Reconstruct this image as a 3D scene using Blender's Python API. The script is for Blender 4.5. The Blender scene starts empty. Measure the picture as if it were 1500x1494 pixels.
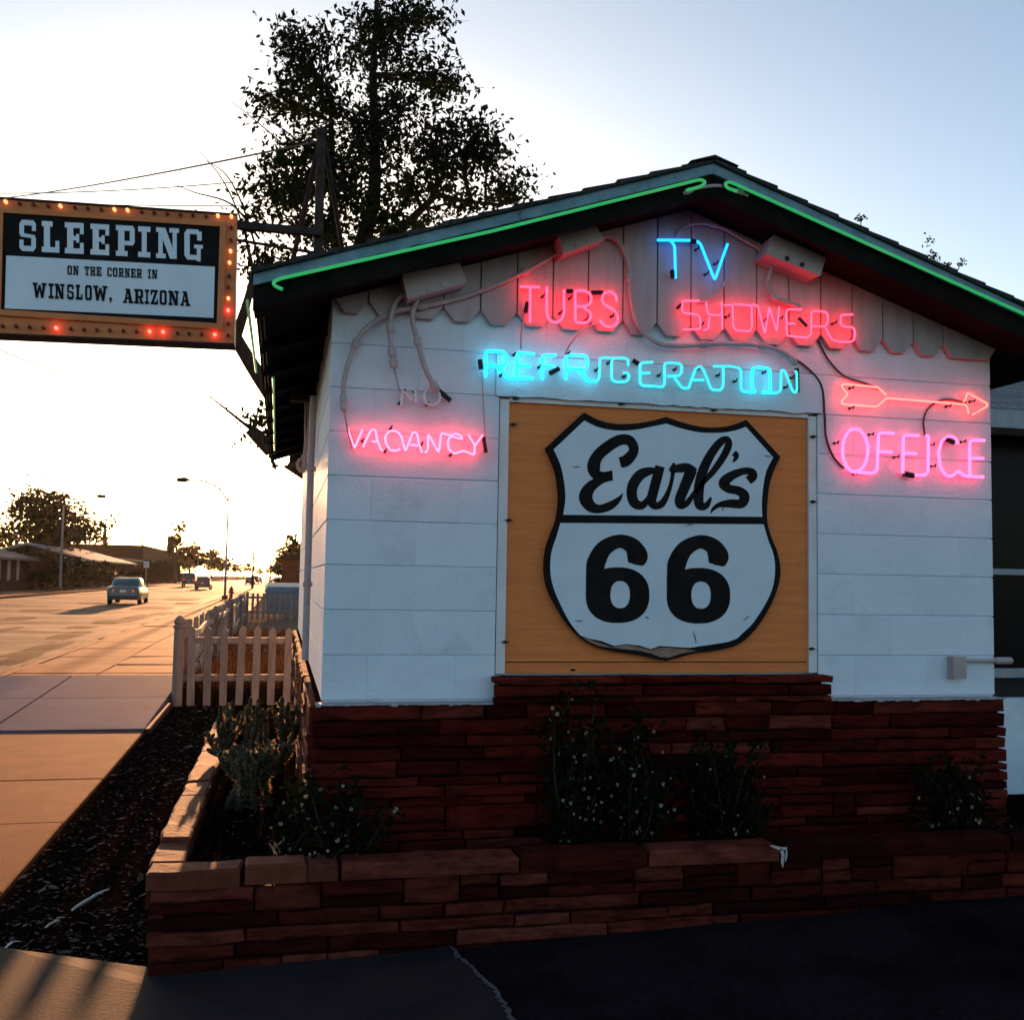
import bpy, bmesh, math, random
from mathutils import Vector, Matrix, noise
random.seed(66)
rnd = random.random
U = random.uniform
scene = bpy.context.scene
COL = scene.collection

# ------------------------------------------------------------------ camera
CAM_R = Matrix(((0.9758022, -0.03116681, -0.21642249),
                (-0.21800767, -0.06256433, -0.97393961),
                (0.01681426, 0.99755418, -0.06784502)))
CAM_Z, FOC = 1.55, 1510.0
cam_data = bpy.data.cameras.new("camera")
cam_data.sensor_fit = 'HORIZONTAL'; cam_data.sensor_width = 36.0
cam_data.lens = 36.0 * FOC / 1500.0
cam_data.clip_start = 0.05; cam_data.clip_end = 6000
cam = bpy.data.objects.new("camera", cam_data); COL.objects.link(cam)
cam.matrix_world = Matrix.Translation((0, 0, CAM_Z)) @ CAM_R.to_4x4()
scene.camera = cam

# ------------------------------------------------------------------ sky, sun, exposure
SUN_EL, SUN_AZ = math.radians(5.2), math.radians(-0.2)      # azimuth measured from +Y towards +X
world = bpy.data.worlds.new("World"); scene.world = world; world.use_nodes = True
wn = world.node_tree; wn.nodes.clear()
sky = wn.nodes.new('ShaderNodeTexSky'); sky.sky_type = 'NISHITA'; sky.sun_disc = False
sky.sun_elevation = SUN_EL; sky.sun_rotation = SUN_AZ
sky.altitude = 1500; sky.air_density = 0.85; sky.dust_density = 3.0; sky.ozone_density = 0.85
bgn = wn.nodes.new('ShaderNodeBackground'); bgn.inputs['Strength'].default_value = 0.10
wout = wn.nodes.new('ShaderNodeOutputWorld')
wn.links.new(sky.outputs[0], bgn.inputs[0]); wn.links.new(bgn.outputs[0], wout.inputs[0])
sun_d = bpy.data.lights.new("sun", 'SUN'); sun_d.energy = 5.0; sun_d.angle = math.radians(0.53)
sun_d.color = (1.0, 0.46, 0.20)
sun = bpy.data.objects.new("sun", sun_d); COL.objects.link(sun)
sdir = Vector((math.sin(SUN_AZ) * math.cos(SUN_EL), math.cos(SUN_AZ) * math.cos(SUN_EL), math.sin(SUN_EL)))
sun.rotation_euler = sdir.to_track_quat('Z', 'Y').to_euler()
sun.location = (-6, 30, 25)
vs = scene.view_settings
vs.view_transform = 'Standard'; vs.look = 'None'; vs.gamma = 1.0; vs.use_curve_mapping = False
vs.exposure = 1.75
scene.cycles.max_bounces = 6; scene.cycles.use_denoising = True

# ------------------------------------------------------------------ measuring helpers (photo pixel -> point on a real plane)
def ray(px, py):
    return CAM_R @ Vector((px - 750.0, -(py - 747.0), -FOC))
def onY(px, py, Y):
    d = ray(px, py); t = Y / d.y
    return Vector((d.x * t, Y, CAM_Z + d.z * t))
def onZ(px, py, Z):
    d = ray(px, py); t = (Z - CAM_Z) / d.z
    return Vector((d.x * t, d.y * t, Z))

# ------------------------------------------------------------------ materials
def M(name, c1, c2=None, scale=6.0, rough=0.8, bump=0.0, bscale=40.0, stretch=(1, 1, 1), rand=0.0, spec=0.35,
      metal=0.0, emit=None, estr=0.0, detail=6.0, trans=0.0, contrast=(0.35, 0.65), ramp=None, c3=None, c3s=1.5, c3r=(0.55, 0.62)):
    m = bpy.data.materials.new(name); m.use_nodes = True
    nt = m.node_tree; N = nt.nodes; L = nt.links
    b = N['Principled BSDF']
    b.inputs['Roughness'].default_value = rough
    b.inputs['Specular IOR Level'].default_value = spec
    b.inputs['Metallic'].default_value = metal
    if trans: b.inputs['Transmission Weight'].default_value = trans
    if emit:
        b.inputs['Emission Color'].default_value = (*emit, 1); b.inputs['Emission Strength'].default_value = estr
    tc = N.new('ShaderNodeTexCoord'); mp = N.new('ShaderNodeMapping')
    mp.inputs['Scale'].default_value = stretch
    L.new(tc.outputs['Object'], mp.inputs['Vector'])
    oi = N.new('ShaderNodeObjectInfo')
    add = N.new('ShaderNodeVectorMath'); add.operation = 'ADD'
    mulr = N.new('ShaderNodeMath'); mulr.operation = 'MULTIPLY'; mulr.inputs[1].default_value = 37.0
    L.new(oi.outputs['Random'], mulr.inputs[0])
    L.new(mp.outputs[0], add.inputs[0]); L.new(mulr.outputs[0], add.inputs[1])
    vec = add.outputs[0]
    col = None
    if c2 is None: c2 = c1
    nz = N.new('ShaderNodeTexNoise'); nz.inputs['Scale'].default_value = scale; nz.inputs['Detail'].default_value = detail
    nz.inputs['Roughness'].default_value = 0.62
    L.new(vec, nz.inputs['Vector'])
    rp = N.new('ShaderNodeValToRGB')
    rp.color_ramp.elements[0].position = contrast[0]; rp.color_ramp.elements[0].color = (*c1, 1)
    rp.color_ramp.elements[1].position = contrast[1]; rp.color_ramp.elements[1].color = (*c2, 1)
    L.new(nz.outputs['Fac'], rp.inputs[0]); col = rp.outputs[0]
    if c3 is not None:
        n3 = N.new('ShaderNodeTexNoise'); n3.inputs['Scale'].default_value = c3s; n3.inputs['Detail'].default_value = 9
        n3.inputs['Roughness'].default_value = 0.7
        L.new(vec, n3.inputs['Vector'])
        r3 = N.new('ShaderNodeValToRGB')
        r3.color_ramp.elements[0].position = c3r[0]; r3.color_ramp.elements[0].color = (0, 0, 0, 1)
        r3.color_ramp.elements[1].position = c3r[1]; r3.color_ramp.elements[1].color = (1, 1, 1, 1)
        L.new(n3.outputs['Fac'], r3.inputs[0])
        mx = N.new('ShaderNodeMixRGB'); mx.inputs[2].default_value = (*c3, 1)
        L.new(r3.outputs[0], mx.inputs[0]); L.new(col, mx.inputs[1]); col = mx.outputs[0]
    if ramp:      # a different base colour for each piece
        rr = N.new('ShaderNodeValToRGB'); cr = rr.color_ramp
        cr.elements[0].position = ramp[0][0]; cr.elements[0].color = (*ramp[0][1], 1)
        cr.elements[1].position = ramp[-1][0]; cr.elements[1].color = (*ramp[-1][1], 1)
        for p_, c_ in ramp[1:-1]:
            e_ = cr.elements.new(p_); e_.color = (*c_, 1)
        L.new(oi.outputs['Random'], rr.inputs[0])
        mm = N.new('ShaderNodeMixRGB'); mm.blend_type = 'MULTIPLY'; mm.inputs[0].default_value = 1.0
        L.new(rr.outputs[0], mm.inputs[1]); L.new(col, mm.inputs[2]); col = mm.outputs[0]
    if rand:
        hs = N.new('ShaderNodeHueSaturation')
        mr = N.new('ShaderNodeMapRange'); mr.inputs[3].default_value = 1 - rand; mr.inputs[4].default_value = 1 + rand
        L.new(oi.outputs['Random'], mr.inputs[0]); L.new(mr.outputs[0], hs.inputs['Value'])
        L.new(col, hs.inputs['Color']); col = hs.outputs[0]
    L.new(col, b.inputs['Base Color'])
    if bump:
        nb = N.new('ShaderNodeTexNoise'); nb.inputs['Scale'].default_value = bscale; nb.inputs['Detail'].default_value = 7
        nb.inputs['Roughness'].default_value = 0.65
        L.new(vec, nb.inputs['Vector'])
        bp = N.new('ShaderNodeBump'); bp.inputs['Strength'].default_value = 1.0; bp.inputs['Distance'].default_value = bump
        L.new(nb.outputs['Fac'], bp.inputs['Height']); L.new(bp.outputs[0], b.inputs['Normal'])
    return m

def leafmat(name, c1, c2, tr=0.45):
    m = bpy.data.materials.new(name); m.use_nodes = True
    nt = m.node_tree; N = nt.nodes; L = nt.links; N.clear()
    out = N.new('ShaderNodeOutputMaterial'); g = N.new('ShaderNodeNewGeometry')
    rp = N.new('ShaderNodeValToRGB')
    rp.color_ramp.elements[0].color = (*c1, 1); rp.color_ramp.elements[1].color = (*c2, 1)
    L.new(g.outputs['Random Per Island'], rp.inputs[0])
    d = N.new('ShaderNodeBsdfDiffuse'); t = N.new('ShaderNodeBsdfTranslucent'); mx = N.new('ShaderNodeMixShader')
    mx.inputs[0].default_value = tr
    L.new(rp.outputs[0], d.inputs[0]); L.new(rp.outputs[0], t.inputs[0])
    L.new(d.outputs[0], mx.inputs[1]); L.new(t.outputs[0], mx.inputs[2]); L.new(mx.outputs[0], out.inputs[0])
    return m

def neonmat(name, c, s):
    m = bpy.data.materials.new(name); m.use_nodes = True
    b = m.node_tree.nodes['Principled BSDF']
    b.inputs['Base Color'].default_value = (0.15, 0.15, 0.15, 1); b.inputs['Roughness'].default_value = 0.15
    b.inputs['Emission Color'].default_value = (*c, 1); b.inputs['Emission Strength'].default_value = s
    return m

# ------------------------------------------------------------------ mesh builder
class MB:
    def __init__(s): s.v = []; s.f = []
    def quad(s, a, b, c, d):
        n = len(s.v); s.v += [tuple(a), tuple(b), tuple(c), tuple(d)]; s.f.append((n, n+1, n+2, n+3)); return s
    def tri(s, a, b, c):
        n = len(s.v); s.v += [tuple(a), tuple(b), tuple(c)]; s.f.append((n, n+1, n+2)); return s
    def hexa(s, p):   # 8 points: bottom 4 ccw, top 4 ccw
        n = len(s.v); s.v += [tuple(q) for q in p]
        for q in ((3,2,1,0),(4,5,6,7),(0,1,5,4),(1,2,6,5),(2,3,7,6),(3,0,4,7)): s.f.append(tuple(n+i for i in q))
        return s
    def box(s, x0, x1, y0, y1, z0, z1):
        return s.hexa([(x0,y0,z0),(x1,y0,z0),(x1,y1,z0),(x0,y1,z0),(x0,y0,z1),(x1,y0,z1),(x1,y1,z1),(x0,y1,z1)])
    def prism(s, pts, d):   # polygon pts (3d, planar), extruded by vector d
        n = len(s.v); k = len(pts); d = Vector(d)
        s.v += [tuple(p) for p in pts] + [tuple(Vector(p) + d) for p in pts]
        s.f.append(tuple(range(n, n+k))); s.f.append(tuple(range(n+2*k-1, n+k-1, -1)))
        for i in range(k):
            j = (i+1) % k; s.f.append((n+i, n+k+i, n+k+j, n+j))
        return s
    def tube(s, pts, r, seg=8, cap=True):
        pts = [Vector(p) for p in pts]; k = len(pts)
        rs = r if isinstance(r, (list, tuple)) else [r]*k
        base = len(s.v); up = None
        for i, p in enumerate(pts):
            t = (pts[min(i+1,k-1)] - pts[max(i-1,0)])
            if t.length < 1e-9: t = Vector((0,0,1))
            t.normalize()
            if up is None:
                up = Vector((0,0,1)) if abs(t.z) < 0.9 else Vector((0,1,0))
            a = t.cross(up)
            if a.length < 1e-4: a = t.cross(Vector((1,0.3,0)))
            a.normalize(); b = a.cross(t).normalized(); up = b
            for j in range(seg):
                an = 2*math.pi*j/seg
                s.v.append(tuple(p + (a*math.cos(an) + b*math.sin(an))*rs[i]))
        for i in range(k-1):
            for j in range(seg):
                s.f.append((base+i*seg+j, base+i*seg+(j+1)%seg, base+(i+1)*seg+(j+1)%seg, base+(i+1)*seg+j))
        if cap:
            s.f.append(tuple(base+j for j in range(seg-1,-1,-1))); s.f.append(tuple(base+(k-1)*seg+j for j in range(seg)))
        return s
    def cyl(s, a, b, r, seg=12): return s.tube([a, b], r, seg)
    def lathe(s, prof, c, seg=12):   # prof: (r,z)
        base = len(s.v); k = len(prof)
        for r, z in prof:
            for j in range(seg):
                an = 2*math.pi*j/seg; s.v.append((c[0]+r*math.cos(an), c[1]+r*math.sin(an), c[2]+z))
        for i in range(k-1):
            for j in range(seg):
                s.f.append((base+i*seg+j, base+i*seg+(j+1)%seg, base+(i+1)*seg+(j+1)%seg, base+(i+1)*seg+j))
        s.f.append(tuple(base+j for j in range(seg-1,-1,-1))); s.f.append(tuple(base+(k-1)*seg+j for j in range(seg)))
        return s
    def mesh(s, name, mat, smooth=False):
        me = bpy.data.meshes.new(name); me.from_pydata(s.v, [], s.f); me.update()
        if mat: me.materials.append(mat)
        if smooth:
            me.polygons.foreach_set('use_smooth', [True]*len(me.polygons))
            try: me.set_sharp_from_angle(angle=math.radians(40))
            except Exception: pass
        return me
    def build(s, name, mat, parent=None, smooth=False):
        return link(name, s.mesh(name, mat, smooth), parent)

def link(name, me, parent=None, loc=None):
    o = bpy.data.objects.new(name, me); COL.objects.link(o)
    if parent is not None: o.parent = parent
    if loc is not None: o.location = loc
    return o
def tag(o, label=None, cat=None, group=None, kind=None):
    if label: o['label'] = label
    if cat: o['category'] = cat
    if group: o['group'] = group
    if kind: o['kind'] = kind
    return o
def thing(name, label, cat, loc=(0,0,0), group=None):
    o = link(name, None, None, loc); o.empty_display_size = 0.1
    return tag(o, label, cat, group)
def copy_tree(o, parent=None):
    c = o.copy(); COL.objects.link(c)
    if parent is not None: c.parent = parent
    for ch in list(o.children): copy_tree(ch, c)
    return c
def crom(pts, n=6):   # Catmull-Rom through tuples of any length
    P = [tuple(p) for p in pts]; out = []
    if len(P) < 3: return P
    for i in range(len(P)-1):
        p0 = P[max(i-1,0)]; p1 = P[i]; p2 = P[i+1]; p3 = P[min(i+2,len(P)-1)]
        for j in range(n):
            t = j/n
            out.append(tuple(0.5*((2*b)+(-a+c)*t+(2*a-5*b+4*c-d)*t*t+(-a+3*b-3*c+d)*t**3) for a,b,c,d in zip(p0,p1,p2,p3)))
    out.append(P[-1]); return out
def rounded(pts, r=4.0, n=4):   # rounds the corners of a 2d polyline
    P = [Vector((p[0], p[1])) for p in pts]; out = [P[0]]
    for i in range(1, len(P)-1):
        a, b, c = P[i-1], P[i], P[i+1]
        d1 = min(r, (a-b).length*0.45); d2 = min(r, (c-b).length*0.45)
        s = b+(a-b).normalized()*d1 if (a-b).length>1e-6 else b; e = b+(c-b).normalized()*d2 if (c-b).length>1e-6 else b
        for j in range(n+1):
            t = j/n; out.append(s*(1-t)**2+b*2*t*(1-t)+e*t*t)
    out.append(P[-1]); return out
# ------------------------------------------------------------------ material library
m_ground = M('dirt', (0.16,0.10,0.065), (0.24,0.16,0.10), 0.6, 0.95, 0.02, 8, spec=0.0)
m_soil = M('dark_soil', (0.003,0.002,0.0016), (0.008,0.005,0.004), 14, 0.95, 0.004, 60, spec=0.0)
m_road = M('road_asphalt', (0.055,0.030,0.018), (0.15,0.095,0.065), 0.3, 0.85, 0.008, 30, stretch=(0.6,1,1), c3=(0.03,0.014,0.008), c3s=0.32, c3r=(0.5,0.58), contrast=(0.42,0.58), spec=0.055)
m_slab = M('sidewalk_concrete', (0.15,0.046,0.019), (0.21,0.070,0.031), 2.5, 0.92, 0.003, 60, rand=0.12, c3=(0.07,0.022,0.010), c3s=1.2, c3r=(0.58,0.74), spec=0.05)
m_slab_shade = M('shade_tinted_grey_concrete', (0.075,0.085,0.14), (0.10,0.112,0.175), 1.6, 0.9, 0.002, 60, c3=(0.08,0.08,0.12), c3s=0.8, spec=0.014)  # grey concrete; a band of shade is put into its blue tint
m_base = M('joint_dirt', (0.03,0.02,0.015), (0.06,0.04,0.03), 20, 0.95, spec=0.0)
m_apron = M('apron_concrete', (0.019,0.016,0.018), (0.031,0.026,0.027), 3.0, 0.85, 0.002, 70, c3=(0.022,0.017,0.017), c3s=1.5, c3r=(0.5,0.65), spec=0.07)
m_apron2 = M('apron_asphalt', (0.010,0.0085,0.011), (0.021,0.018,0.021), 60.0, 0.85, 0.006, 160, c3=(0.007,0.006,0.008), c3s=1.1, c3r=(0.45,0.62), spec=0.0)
m_crack = M('crack_filler', (0.10,0.105,0.11), (0.05,0.052,0.056), 40, 0.9, 0.006, 90)
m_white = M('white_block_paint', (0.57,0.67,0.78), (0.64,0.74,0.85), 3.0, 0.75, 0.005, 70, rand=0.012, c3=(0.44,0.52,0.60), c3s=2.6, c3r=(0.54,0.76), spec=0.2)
m_board = M('gable_board_paint', (0.36,0.33,0.36), (0.44,0.40,0.43), 3.0, 0.7, 0.0008, 60, stretch=(6,6,1), rand=0.05, c3=(0.22,0.18,0.18), c3s=3.5, c3r=(0.68,0.74), spec=0.15)
m_trim = M('trim_paint', (0.55,0.56,0.58), (0.66,0.67,0.69), 8, 0.65, 0.001, 60, c3=(0.25,0.2,0.17), c3s=9, c3r=(0.66,0.7))
m_fascia = M('blue_fascia_paint', (0.10,0.20,0.27), (0.17,0.29,0.37), 14, 0.7, 0.002, 80, c3=(0.04,0.035,0.035), c3s=9, c3r=(0.62,0.66))
m_soffit = M('soffit_shade_paint', (0.007,0.006,0.006), (0.012,0.010,0.010), 6, 0.8, spec=0.03)  # shade under the roofs is put into this near-black colour
m_shingle = M('asphalt_shingle', (0.02,0.02,0.022), (0.05,0.05,0.055), 40, 0.9, 0.002, 200, rand=0.2, spec=0.05)
m_wshingle = M('grey_shingle', (0.10,0.115,0.13), (0.22,0.24,0.26), 60, 0.9, 0.002, 200, rand=0.25)
m_stone = M('red_sandstone', (0.34,0.31,0.31), (0.92,0.87,0.83), 7.0, 0.92, 0.011, 30, stretch=(1,1,3.5), spec=0.06, c3=(0.25,0.2,0.2), c3s=9, c3r=(0.56,0.72),
    ramp=[(0.0,(0.035,0.0035,0.0035)), (0.35,(0.085,0.008,0.007)), (0.65,(0.14,0.015,0.012)), (0.85,(0.16,0.024,0.018)), (1.0,(0.19,0.042,0.032))])
m_pstone = M('planter_sandstone', (0.34,0.32,0.31), (0.92,0.87,0.83), 8.0, 0.92, 0.012, 28, stretch=(1,1,3), spec=0.06, c3=(0.2,0.16,0.15), c3s=7, c3r=(0.54,0.7),
    ramp=[(0.0,(0.022,0.003,0.003)), (0.35,(0.065,0.009,0.0075)), (0.7,(0.12,0.022,0.016)), (1.0,(0.19,0.050,0.037))])
m_cap = M('sandstone_cap', (0.075,0.017,0.010), (0.125,0.034,0.020), 7, 0.85, 0.006, 40, rand=0.2, c3=(0.07,0.025,0.017), c3s=5, c3r=(0.58,0.7), spec=0.15)
m_mortar = M('dark_mortar', (0.008,0.003,0.003), (0.014,0.006,0.005), 20, 0.95, 0.004, 60, spec=0.0)
m_ply = M('orange_plywood', (0.60,0.185,0.058), (0.72,0.235,0.078), 4.0, 0.8, 0.0012, 20, stretch=(0.6,1,9), c3=(0.30,0.08,0.028), c3s=6, c3r=(0.66,0.74), spec=0.12)
m_black = M('black_sign_paint', (0.006,0.006,0.007), (0.012,0.012,0.013), 10, 0.55, spec=0.06)
m_shieldw = M('shield_white_paint', (0.52,0.62,0.72), (0.58,0.68,0.78), 5, 0.6, 0.0006, 60, c3=(0.44,0.52,0.62), c3s=4, c3r=(0.62,0.7), spec=0.2)
m_peel = M('bare_peeled_wood', (0.20,0.12,0.09), (0.34,0.22,0.17), 18, 0.9, 0.002, 60, stretch=(1,1,4))
m_pipe = M('painted_conduit', (0.36,0.31,0.33), (0.45,0.40,0.42), 10, 0.6, 0.0008, 60)
m_boxpaint = M('painted_steel_box', (0.34,0.29,0.30), (0.42,0.37,0.37), 6, 0.55, 0.0006, 50, c3=(0.25,0.2,0.18), c3s=9, c3r=(0.68,0.72))
m_cable = M('dark_cable', (0.05,0.04,0.045), (0.08,0.065,0.07), 10, 0.6, spec=0.1)
m_dark = M('black_cap', (0.015,0.015,0.02), (0.03,0.03,0.035), 10, 0.5, spec=0.15)
m_metal = M('galvanised_metal', (0.35,0.35,0.36), (0.5,0.5,0.5), 8, 0.4, metal=0.8)
m_rust = M('dark_rusty_steel', (0.02,0.016,0.015), (0.05,0.035,0.028), 12, 0.75, 0.001, 60, spec=0.15)
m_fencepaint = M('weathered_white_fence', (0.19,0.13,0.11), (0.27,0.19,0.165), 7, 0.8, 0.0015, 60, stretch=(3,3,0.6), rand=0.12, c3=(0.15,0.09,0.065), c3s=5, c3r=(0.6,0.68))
m_bark = M('tree_bark', (0.03,0.02,0.015), (0.06,0.042,0.032), 10, 0.95, 0.02, 25, stretch=(3,3,0.5), spec=0.05)
m_glassdark = M('dark_window_glass', (0.006,0.007,0.009), None, 5, 0.2, spec=0.06)

# ------------------------------------------------------------------ setting
def sheet(name, x0, x1, y0, y1, z, mat, nx=1, ny=1, zf=None):
    b = MB()
    for j in range(ny+1):
        for i in range(nx+1):
            x = x0+(x1-x0)*i/nx; y = y0+(y1-y0)*j/ny
            b.v.append((x, y, z + (zf(x, y) if zf else 0)))
    for j in range(ny):
        for i in range(nx):
            a = j*(nx+1)+i; b.f.append((a, a+1, a+nx+2, a+nx+1))
    return tag(b.build(name, mat, smooth=bool(zf)), kind='structure')
sheet('ground', -1500, 1500, -100, 2500, -0.145, m_ground)
def roadz(x, y): return ((0.06*noise.noise(Vector((x*0.22, y*0.3, 0)))+0.03*noise.noise(Vector((x*0.4, y*0.9, 4))))*max(0.0, min(1.0, (x+16.5)/1.5, (-4.1-x)/1.2))) if y < 170 else 0.0
road = sheet('road', -16.5, -4.1, -40, 260, -0.10, m_road, 40, 800, roadz)
sheet('road', -16.5, -4.1, 260, 1500, -0.10, m_road)
m_patch = M('dark_road_patch', (0.030,0.017,0.011), (0.060,0.036,0.024), 2.0, 0.95, 0.006, 30, spec=0.012)
def road_patch(px0, px1, py0, py1):
    # a darker patch lying 4 mm proud of the road, between these measured corners
    a, c = onZ(px0, py1, -0.1), onZ(px1, py0, -0.1); x0, x1, y0, y1 = min(a.x, c.x), max(a.x, c.x), a.y, c.y
    x1 = min(x1, -4.5); nx, ny = 12, 14; b = MB(); sd = U(0, 50)
    for j in range(ny+1):
        for i in range(nx+1):
            u, v = i/nx*2-1, j/ny*2-1; e = 0.16*noise.noise(Vector((u*2, v*2, sd)))
            x = (x0+x1)/2+(x1-x0)/2*(u+e)*math.sqrt(max(0.0, 1-0.42*v*v)); y = (y0+y1)/2+(y1-y0)/2*(v+0.16*noise.noise(Vector((u*2, v*2, sd+9))))
            x = min(x, -4.3); b.v.append((x, y, -0.096+roadz(x, y)))
    for j in range(ny):
        for i in range(nx): q = j*(nx+1)+i; b.f.append((q, q+1, q+nx+2, q+nx+1))
    b.build('dark_patch', m_patch, road)
for a in ((-10,112,941,964),(62,140,925,936),(85,150,916,921),(160,232,900,911),(-20,70,958,975),(-15,60,905,909),(20,100,893,896),(185,260,889,893),(215,285,897,901),(230,300,876,879),(250,330,883,886),(-20,40,918,926),(110,175,882,884.5),(130,190,908,913)): road_patch(*a)
# right sidewalk with its separate slabs
sw = tag(MB().box(-4.0, -1.26, 4.9, 320, -0.2, -0.045).build('sidewalk', m_base), kind='structure')
ys = [4.9, 5.55, 7.0, 8.45, 10.87, 12.95, 15.0, 16.1, 17.2, 18.8, 20.6, 22.7, 24.9]
while ys[-1] < 95: ys.append(ys[-1]+1.9+U(-0.1, 0.1))
ys += [130, 180, 320]
def slab(x0, x1, y0, y1, mat, dz):
    c = 0.008; g = 0.011
    b = MB(); x0 += g; x1 -= g; y0 += g; y1 -= g
    zt = [dz+U(-0.009, 0.009) for _ in range(4)]
    if mat is m_slab_shade: zt = [0.022, 0.022, 0.095, 0.095] if y0 < 12 else [0.095, 0.095, 0.17, 0.17]  # also tilted away from the sun to deepen the painted shade
    P = [(x0,y0),(x1,y0),(x1,y1),(x0,y1)]
    ins = [(x0+c,y0+c),(x1-c,y0+c),(x1-c,y1-c),(x0+c,y1-c)]
    b.v = [(x,y,-0.05) for x,y in P]+[(x,y,z-c) for (x,y),z in zip(P,zt)]+[(x,y,z) for (x,y),z in zip(ins,zt)]
    for i in range(4):
        j = (i+1)%4; b.f += [(i,j,4+j,4+i),(4+i,4+j,8+j,8+i)]
    b.f.append((8,9,10,11))
    return b.build('slab', mat, sw)
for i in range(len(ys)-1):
    new = 10.8 < ys[i] < 14.9  # slabs that carry the painted band of shade
    mt = m_slab_shade if new else m_slab
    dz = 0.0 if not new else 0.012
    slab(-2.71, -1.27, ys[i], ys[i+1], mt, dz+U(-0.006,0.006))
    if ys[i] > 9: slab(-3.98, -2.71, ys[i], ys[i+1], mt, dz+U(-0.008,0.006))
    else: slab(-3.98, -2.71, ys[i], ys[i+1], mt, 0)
edge = MB().box(-1.265, -1.215, 10.87, 13.0, -0.1, 0.022).build('edging_strip', m_cap, sw)
kb = tag(MB().box(-4.1, -4.0, 4.9, 320, -0.2, -0.03).build('kerb', m_base), kind='structure')
y = 4.9
while y < 60:
    l = U(2.6, 3.2); MB().box(-4.12, -3.992, y+0.01, y+l-0.01, -0.14, -0.004+U(-0.008,0.006)).build('kerb_stone', m_slab, kb); y += l
gt = MB(); y = 6.0       # dirt gathered in the gutter along the kerb
while y < 120:
    l = U(0.4, 1.2); w = U(0.05, 0.32)
    gt.quad((-4.13-w, y, -0.093+roadz(-4.13-w, y)), (-4.122, y, -0.085), (-4.122, y+l, -0.085), (-4.13-U(0.05,0.32), y+l, -0.093+roadz(-4.2, y+l))); y += l
tag(gt.build('gutter_dirt', m_base), kind='stuff')
lw = tag(MB().box(-19.4, -16.5, 20, 420, -0.2, 0.0).build('far_sidewalk', m_slab), kind='structure')
for k in range(20):
    yy = 60+k*4.5
    MB().box(-16.62, -16.42, yy+0.05, yy+4.4, -0.12, 0.03+U(-0.01,0.02)).build('kerb_stone', m_slab, lw)
sheet('far_yard_ground', -120, -19.4, 20, 420, -0.03, m_ground)
# dirt verge between planter and sidewalk
def soilz(x, y):
    e = min(1.0, (x+1.27)/0.12)
    return 0.012*e*(0.6+noise.noise(Vector((x*3, y*3, 1)))*0.6 + noise.noise(Vector((x*11, y*11, 5)))*0.35)
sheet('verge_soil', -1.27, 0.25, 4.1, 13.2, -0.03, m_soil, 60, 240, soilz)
sheet('yard_ground', -1.265, 40, 13.2, 300, -0.05, m_ground, 1, 1)
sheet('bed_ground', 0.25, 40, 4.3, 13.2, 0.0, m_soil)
# driveway apron: concrete to the left of a crack, asphalt to the right
def apz(x): return 0.03+max(0.0, 0.034*(x+0.6))
crk = [onZ(px, py, 0.08) for px, py in ((655,1380),(672,1402),(690,1418),(712,1440),(728,1455),(742,1478),(750,1494),(765,1520),(800,1600))]
crk = [(p.x, p.y) for p in crk] + [(0.62, -6)]
left_edge = [(-6, 6.9), (-1.05, 4.60), (-0.75, 4.44), (-0.41, 4.24), (0.3, 4.24)]
def poly_sheet(name, pts, zadd, mat, skirt=0.12):
    b = MB(); n = len(pts)
    b.v = [(x, y, apz(x)+zadd) for x, y in pts]+[(x, y, apz(x)+zadd-skirt) for x, y in pts]
    b.f.append(tuple(range(n)))
    for i in range(n): j = (i+1)%n; b.f.append((i, n+i, n+j, j))
    bm = bmesh.new(); me = b.mesh(name, mat); bm.from_mesh(me)
    bmesh.ops.triangulate(bm, faces=[f for f in bm.faces if len(f.verts) > 4]); bmesh.ops.recalc_face_normals(bm, faces=bm.faces)
    bm.to_mesh(me); bm.free()
    return tag(link(name, me), kind='structure')
def fine(pts, n, j):
    out = []
    for (a, b) in zip(pts[:-1], pts[1:]):
        for k in range(n):
            t = k/n; out.append((a[0]+(b[0]-a[0])*t+U(-j,j), a[1]+(b[1]-a[1])*t+U(-j,j)))
    return out+[pts[-1]]
crf = fine(crk[:8], 5, 0.006)+crk[8:]
poly_sheet('driveway', [(-6,-6)]+[(x-0.008, y) for x, y in reversed(crf)]+[(x, y) for x, y in reversed(left_edge)], 0.012, m_apron)
poly_sheet('parking_lot', [(x+0.012, y) for x, y in crf]+[(9,-6),(9,4.26),(crk[0][0]+0.02,4.26)], 0.0, m_apron2)
b = MB()
for i in range(2, len(crf)-3):
    (x0,y0),(x1,y1) = crf[i], crf[i+1]
    w0, w1 = U(0.003,0.022), U(0.003,0.022)
    b.quad((x0-w0, y0, apz(x0)+0.0145), (x0+0.004, y0, apz(x0)+0.0145), (x1+0.004, y1, apz(x1)+0.0145), (x1-w1, y1, apz(x1)+0.0145))
tag(b.build('pavement_crack_edge', m_crack), kind='structure')

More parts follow.
